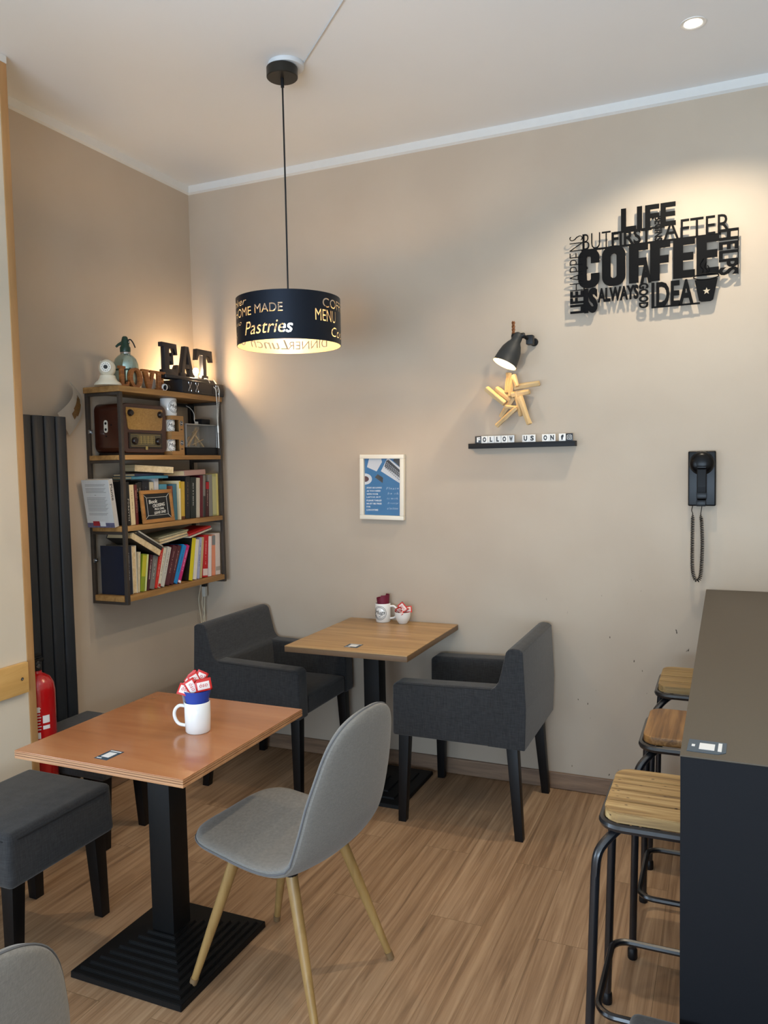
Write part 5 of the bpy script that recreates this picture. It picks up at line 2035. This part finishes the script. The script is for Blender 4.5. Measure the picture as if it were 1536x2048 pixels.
Lh = .095
obj('letter', love_letter([[(0, 0), (.060, 0), (.064, .026), (.056, .026), (.048, .012), (.030, .012), (.030, Lh - .012), (.040, Lh - .012), (.040, Lh), (0, Lh), (0, Lh - .012), (.010, Lh - .012), (.010, .012), (0, .012)]], -.165), M_LOVE, lv)
b = NB()
t = bmesh.new()
NO = 32
ro = [(.044, .0475), (.022, .036)]
vv = []
for x in (-.008, .008):
    for a_, c_ in ro:
        vv.append([t.verts.new((x, -.055 + a_ * sin(2 * PI * i / NO), .0475 + c_ * cos(2 * PI * i / NO))) for i in range(NO)])
for a_, c_ in ((0, 1), (2, 3), (0, 2), (1, 3)):
    for i in range(NO):
        j = (i + 1) % NO
        t.faces.new((vv[a_][i], vv[a_][j], vv[c_][j], vv[c_][i]))
bmesh.ops.recalc_face_normals(t, faces=t.faces)
merge(b, t)
obj('letter', b, M_LOVE, lv)
obj('letter', love_letter([[(.030, 0), (.050, 0), (.078, Lh - .012), (.090, Lh - .012), (.090, Lh), (.052, Lh), (.052, Lh - .012), (.062, Lh - .012), (.046, .038), (.030, Lh - .012), (.038, Lh - .012), (.038, Lh), (-.008, Lh), (-.008, Lh - .012), (.002, Lh - .012)]], -.002), M_LOVE, lv)
obj('letter', love_letter([[(0, 0), (.068, 0), (.072, .028), (.064, .028), (.056, .012), (.034, .012), (.034, .042), (.044, .042), (.046, .032), (.052, .032), (.052, .064), (.046, .064), (.044, .054), (.034, .054), (.034, Lh - .012), (.054, Lh - .012), (.062, Lh - .026), (.070, Lh - .026), (.068, Lh), (0, Lh), (0, Lh - .012), (.012, Lh - .012), (.012, .012), (0, .012)]], .090), M_LOVE, lv)
mug((-2.630, 3.136, Z3), RAD(140), .034, .062, 'small white mug with a black logo behind the LOVE letters', logo=RAD(-60), handle=False)
df = thing('dried_flower', 'brown spiky dried flower head in a small pot behind the LOVE letters', 'dried flower', (-2.682, 3.078, Z3))
b = NB(); lathe(b, [(0, 0), (.018, 0), (.024, .05), (.022, .05), (.017, .006), (0, .006)], 20)
obj('pot', b, mat('dark_pot', '#33231b', .5), df)
b = NB(); tube(b, [(0, 0, .006), (.0, 0, .135)], .0025, 6)
for k in range(70):
    a = rnd.uniform(0, 2 * PI); e = rnd.uniform(-.2, 1.3)
    d = Vector((cos(a) * cos(e), sin(a) * cos(e), sin(e) * .7))
    tube(b, [Vector((0, 0, .135)) + d * .004, Vector((0, 0, .135)) + d * rnd.uniform(.020, .032)], .0012, 4, radii=[.0016, .0004])
obj('flower_head', b, mat('dried_brown', '#57301f', .8), df)
lens = thing('black_ball', 'small black round object with a white edge at the foot of the E in LOVE', 'ornament', (-2.545, 3.168, Z3))
b = NB(); sphere(b, (0, 0, .0175), .017, 3)
obj('ball', b, M_BLACK, lens)
b = NB(); lathe(b, [(.012, 0), (.0175, .003), (.0178, .006), (.0172, .009)], 24, Matrix.Translation((0, -.012, .0175)) @ Matrix.Rotation(RAD(90), 4, 'X'), cap=False)
obj('white_edge', b, M_WHITE, lens)

# black box with chrome crosses, EAT lamp sign on it
bb = thing('black_box', 'long black box with chrome crosses at the right end of the top board', 'box', (-2.59, 3.4335, Z3))
b = NB(); box(b, (-.072, -.178, 0), (.072, .178, .066), .003)
obj('body', b, mat('black_box_cloth', '#15171d', .45), bb)
b = NB()
box(b, (.0721, -.172, .004), (.0735, .172, .009), .0004); box(b, (.0721, -.172, .058), (.0735, .172, .063), .0004); box(b, (.0721, .075, .009), (.0735, .079, .058), .0004)
obj('edging', b, mat('black_box_edge', '#0b0c10', .3), bb)
for y in (-.118, -.060, .115):
    b = NB()
    for s in (-1, 1):
        tube(b, smooth_path([(.0738, y + s * .011, .056), (.0738, y + s * .009, .046), (.0738, y + s * .0015, .036), (.0738, y - s * .0015 * 0 + s * .0015, .030), (.0738, y + s * .009, .020), (.0738, y + s * .011, .010)], 4), .0017, 6)
    obj('chrome_cross', b, M_STEEL, bb)

ZE = Z3 + .0668
et = thing('word_lamp', 'black EAT letters on a bar with a small lit bulb and a bead chain', 'letters', (-2.575, 3.40, ZE))
M_EAT = mat('black_letter_metal', '#15171d', .38, spec=.6)
b = NB(); box(b, (-.030, -.235, 0), (.030, .180, .020), .006, 3)
obj('bar', b, M_EAT, et)
HE = .158


def eat(pts_list, y0):
    b = NB()
    for o_ in pts_list:
        prism(b, [(p[0] + y0, p[1] + .0202) for p in o_], -.012, .012, 'YZ', .0015)
    return b


E_ = [(0, 0), (.112, 0), (.118, .055), (.104, .055), (.090, .030), (.048, .030), (.048, .068), (.062, .068), (.064, .052), (.078, .052), (.078, .112), (.064, .112), (.062, .092), (.048, .092), (.048, .132), (.084, .132), (.098, .104), (.112, .104), (.106, HE), (-.008, HE), (-.008, .136), (.010, .136), (.010, .024), (-.004, .024), (-.004, 0)]
A_out = [(0, 0), (.046, 0), (.046, .020), (.037, .020), (.041, .042), (.074, .042), (.078, .020), (.068, .020), (.068, 0), (.118, 0), (.118, .020), (.108, .020), (.072, HE), (.042, HE), (.010, .020), (0, .020)]
T_ = [(.040, 0), (.098, 0), (.098, .022), (.084, .022), (.084, .128), (.112, .128), (.128, .098), (.142, .098), (.136, HE), (.004, HE), (-.004, .098), (.010, .098), (.026, .128), (.054, .128), (.054, .022), (.040, .022)]
obj('letter', eat([E_], -.228), M_EAT, et)
# A with its counter: two legs and a bridge
A1 = [(0, 0), (.046, 0), (.046, .020), (.037, .020), (.0425, .046), (.0585, .128), (.0585, HE), (.042, HE), (.010, .020), (0, .020)]
A2 = [(.117 - x, z) for x, z in A1][::-1]
bA = eat([A1, A2, [(.040, .044), (.077, .044), (.073, .066), (.044, .066)]], -.098)
obj('letter', bA, M_EAT, et)
obj('letter', eat([T_], .040), M_EAT, et)
b = NB(); lathe(b, [(.013, .0195), (.013, .028), (.010, .040), (0, .040)], 18, Matrix.Translation((-.004, .051, 0)))
obj('lamp_holder', b, M_WHITE, et)
b = NB(); lathe(b, [(.007, .040), (.009, .046), (.014, .058), (.014, .066), (.009, .076), (0, .079)], 20, Matrix.Translation((-.004, .051, 0)))
obj('bulb', b, mat('lit_candle_bulb', '#fff2d8', .3, emit='#ffd7a6', estr=SHELF_E / (39.5 * .014 ** 2)), et)
b = NB()
ch = smooth_path([(.026, .085, .024), (.036, .105, .018), (.0405, .118, -.01), (.066, .122, -.028), (.0685, .126, -.07), (.0685, .130, -.12), (.066, .131, -.18), (.066, .134, -.225)], 9)
ch2 = smooth_path([(.030, .160, .022), (.040, .158, .01), (.066, .154, -.028), (.0685, .150, -.07), (.067, .140, -.15), (.066, .136, -.20), (.066, .135, -.232)], 9)
for c_ in (ch, ch2):
    for p in c_:
        sphere(b, p, .0034, 1)
    tube(b, c_, .0012, 5)
tube(b, [(.066, .135, -.225), (.066, .136, -.262)], .0045, 8)
tube(b, [(.066, .136, -.262), (.066, .137, -.345)], .0028, 8)
obj('bead_chain', b, mat('pearl_chain', '#d8d4ca', .3, .3), et)

# ------------------------------------------------------------------ cables in the corner below the shelf
M_CAB = mat('cream_cable', '#cdc3a9', .5)
for pts, lab in (([(-2.70, 3.60, .915), (-2.712, 3.60, .86), (-2.712, 3.585, .80), (-2.712, 3.60, .70), (-2.715, 3.615, .55), (-2.714, 3.62, .08)], 'leftmost thin cream cable hanging in the corner below the shelf'),
                 ([(-2.70, 3.612, .915), (-2.70, 3.612, .85), (-2.705, 3.605, .78), (-2.705, 3.622, .72), (-2.708, 3.61, .64), (-2.710, 3.60, .08)], 'thin cream cable curving behind the plug in the corner below the shelf')):
    b = NB(); tube(b, smooth_path(pts, 6), .0026, 7)
    tag(obj('cable', b, M_CAB), lab, 'cable', 'loose cables below the shelf')
pg_ = thing('extension_plug', 'pale plug and cable hanging in the corner below the shelf', 'plug', (-2.69, 3.612, .85))
b = NB(); box(b, (-.011, -.012, -.028), (.011, .012, .028), .004)
obj('socket', b, mat('pale_plug', '#c9c6bb', .45), pg_)
b = NB(); box(b, (-.012, -.012, .0285), (.012, .012, .058), .003)
obj('plug', b, M_BLACK, pg_)
b = NB(); tube(b, smooth_path([(0, 0, -.027), (-.005, .002, -.06), (-.008, .004, -.12), (-.010, .006, -.25), (-.012, .008, -.76)], 6), .0026, 7)
obj('cable', b, M_CAB, pg_)

# ------------------------------------------------------------------ things on the tables
TZ1, TZ2 = .7505, .7525
mg = mug((-1.462, 1.908, TZ1), RAD(198), .0385, .092, 'plain white mug holding a blue cup on the orange-brown table')
cp = thing('paper_cup', 'blue paper cup full of sugar packets inside the plain white mug', 'cup', (-1.462, 1.908, TZ1 + .010))
b = NB(); lathe(b, [(0, 0), (.024, 0), (.0335, .083), (.042, .118), (.0405, .118), (.0322, .083), (.0228, .002), (0, .002)], 36)
obj('cup_body', b, mat('royal_blue_paper', '#223f9c', .6), cp)
nk = thing('paper_napkin', 'sliver of white paper standing between the blue cup and the white mug', 'napkin', (-1.462, 1.908, TZ1 + .02))
b = NB()
t = bmesh.new()
for j in range(7):
    z = .03 + .075 * j / 6
    rr_ = .0345 + .0125 * (j / 6) - .0005
    w = .5 - .25 * j / 6
    for i in range(5):
        a = RAD(196) + w * (i / 4 - .5) * 1.6
        t.verts.new((rr_ * cos(a), rr_ * sin(a), z))
t.verts.ensure_lookup_table()
for j in range(6):
    for i in range(4):
        t.faces.new([t.verts[j * 5 + i], t.verts[j * 5 + i + 1], t.verts[(j + 1) * 5 + i + 1], t.verts[(j + 1) * 5 + i]])
bmesh.ops.solidify(t, geom=t.faces[:], thickness=.0006)
merge(b, t)
obj('sheet', b, mat('napkin_white', '#dfe3e6', .7), nk)

M_PKW = mat('packet_white', '#e6d9d4', .45)
M_PKR = mat('packet_red', '#c32420', .4)


def packet(proto=None):
    t = thing('sugar_packet', 'x', 'sugar packet')
    b = NB()
    # pillow shaped sachet 48 x 34 mm
    tb_ = bmesh.new()
    NX, NY = 8, 6
    for s in (1, -1):
        g = [[tb_.verts.new(((i / NX - .5) * .048, (j / NY - .5) * .034, s * .0035 * (max(0, 1 - (2 * i / NX - 1) ** 4) * max(0, 1 - (2 * j / NY - 1) ** 4)))) for i in range(NX + 1)] for j in range(NY + 1)]
        for j in range(NY):
            for i in range(NX):
                edge = j in (0, NY - 1) or i in (0, NX - 1)
                f = tb_.faces.new((g[j][i], g[j][i + 1], g[j + 1][i + 1], g[j + 1][i]) if s > 0 else (g[j][i], g[j + 1][i], g[j + 1][i + 1], g[j][i + 1]))
                f.material_index = 1 if edge else 0
    bmesh.ops.remove_doubles(tb_, verts=tb_.verts, dist=1e-6)
    merge(b, tb_)
    obj('sachet', b, [M_PKW, M_PKR], t)
    b = NB()
    for s in (0, PI):
        tm = text_mesh('\u00f3so', .024, .012, .0004, 0, .15, 2)
        merge(b, tm, Matrix.Rotation(s, 4, 'Y') @ Matrix.Translation((0, .002, .0034)))
    obj('print', b, M_PKR, t, smooth=0)
    return t


pk = packet()
PL1 = 'red and white sugar packet stuffed into the blue cup on the orange-brown table'
PL2 = 'red and white sugar packet heaped in the white bowl on the oak table'
cx, cy, cz = -1.462, 1.908, TZ1 + .128
spots1 = [((.030, -.006, .020), (78, 0, 58)), ((.034, -.012, .018), (85, -8, 40)), ((-.018, -.030, .004), (62, 12, 10)), ((.002, -.026, .014), (80, 60, 20)), ((.006, -.012, .030), (80, 62, 35)), ((-.004, .004, .032), (95, 50, 15)),
          ((.014, .000, .034), (85, 118, 30)), ((-.022, -.006, .018), (70, 40, -30)), ((-.020, .016, .016), (100, 20, 60)), ((.004, .020, .020), (80, 70, 80)), ((.020, .014, .018), (85, 100, 120)), ((-.002, -.010, .006), (40, 20, 5))]
for i, (p, r_) in enumerate(spots1):
    o = pk if i == 0 else dup(pk, (0, 0, 0), 0, PL1)
    o['label'] = PL1
    o['group'] = 'sugar packets in the blue cup'
    o.location = (cx + p[0], cy + p[1], cz + p[2])
    o.rotation_euler = tuple(RAD(a) for a in r_)
bx, by = -1.476, 3.583
bw = thing('bowl', 'small white bowl of sugar packets on the oak table by the wall', 'bowl', (bx, by, TZ2))
b = NB(); lathe(b, [(0, 0), (.022, 0), (.024, .003), (.034, .018), (.039, .038), (.040, .056), (.0385, .057), (.037, .055), (.036, .038), (.031, .020), (.020, .006), (0, .005)], 40)
obj('bowl_body', b, M_CERAM, bw)
for i in range(11):
    a = i * 2.4
    rr_ = .004 + .019 * ((i * .37) % 1)
    o = dup(pk, (bx + rr_ * cos(a), by + rr_ * sin(a), TZ2 + .052 + .002 * i), 0, PL2, 'sugar packets in the white bowl')
    o.rotation_euler = (RAD(20 + 50 * ((i * .61) % 1)), RAD(-40 + 80 * ((i * .43) % 1)), a)
o.location.z += .010
o.rotation_euler = (RAD(85), RAD(50), RAD(10))
mug((-1.587, 3.592, TZ2), RAD(8), .039, .094, 'white mug with a black logo and a maroon cup in it on the oak table', logo=RAD(-100))
mc_ = thing('paper_cup', 'maroon paper cup standing in the logo mug on the oak table', 'cup', (-1.585, 3.592, TZ2 + .009))
b = NB(); lathe(b, [(0, 0), (.024, 0), (.030, .083), (.0335, .112), (.032, .112), (.0285, .083), (.0228, .002), (0, .002)], 30)
b2 = [v for v in b.verts if v.co.z > .1 and v.co.x > 0]
for v in b2:
    v.co.z += .016
obj('cup_body', b, mat('maroon_paper', '#6c1230', .6), mc_)

M_CARD = mat('slate_blue_card', '#34495a', .4)
M_CARDW = mat('card_white', '#dfe3e6', .4)


def table_card(loc, rz, sx, sy, label, clipped=False):
    t = thing('table_sticker', label, 'sticker', loc, rz, 'table service stickers')
    b = NB()
    c = min(sx, sy) * (.18 if clipped else .02)
    prism(b, [(-sx / 2, -sy / 2), (sx / 2 - c, -sy / 2), (sx / 2, -sy / 2 + c), (sx / 2, sy / 2), (-sx / 2, sy / 2)], 0, .0008, 'XY')
    obj('card', b, M_CARD, t, smooth=0)
    b = NB()
    if clipped:
        prism(b, [(-.014, -.018), (.014, -.018), (.014, .018), (-.014, .018)], .0008, .0011, 'XY')
        prism(b, [(.020, -.020), (.027, -.020), (.027, .028), (.020, .028)], .0008, .0011, 'XY')
        box(b, (-.028, -.006, .0008), (-.022, .006, .0011))
    else:
        prism(b, [(-sx * .3, -sy * .26), (sx * .3, -sy * .26), (sx * .3, sy * .26), (-sx * .3, sy * .26)], .0008, .0011, 'XY')
        prism(b, [(-sx * .42, sy * .36), (sx * .42, sy * .36), (sx * .42, sy * .43), (-sx * .42, sy * .43)], .0008, .0011, 'XY')
        prism(b, [(-sx * .42, -sy * .43), (-sx * .05, -sy * .43), (-sx * .05, -sy * .37), (-sx * .42, -sy * .37)], .0008, .0011, 'XY')
    obj('card_print', b, M_CARDW, t, smooth=0)
    return t


table_card((-1.5745, 1.655, .7502), RAD(-2), .046, .066, 'slate blue sticker with a white square on the orange-brown table')
table_card((-1.4965, 3.060, .7522), RAD(0), .064, .066, 'slate blue sticker with a white square at the front edge of the oak table')
table_card((-.033, 1.636, .9772), RAD(-2), .070, .070, 'slate blue sticker with a clipped corner on the bar top', True)
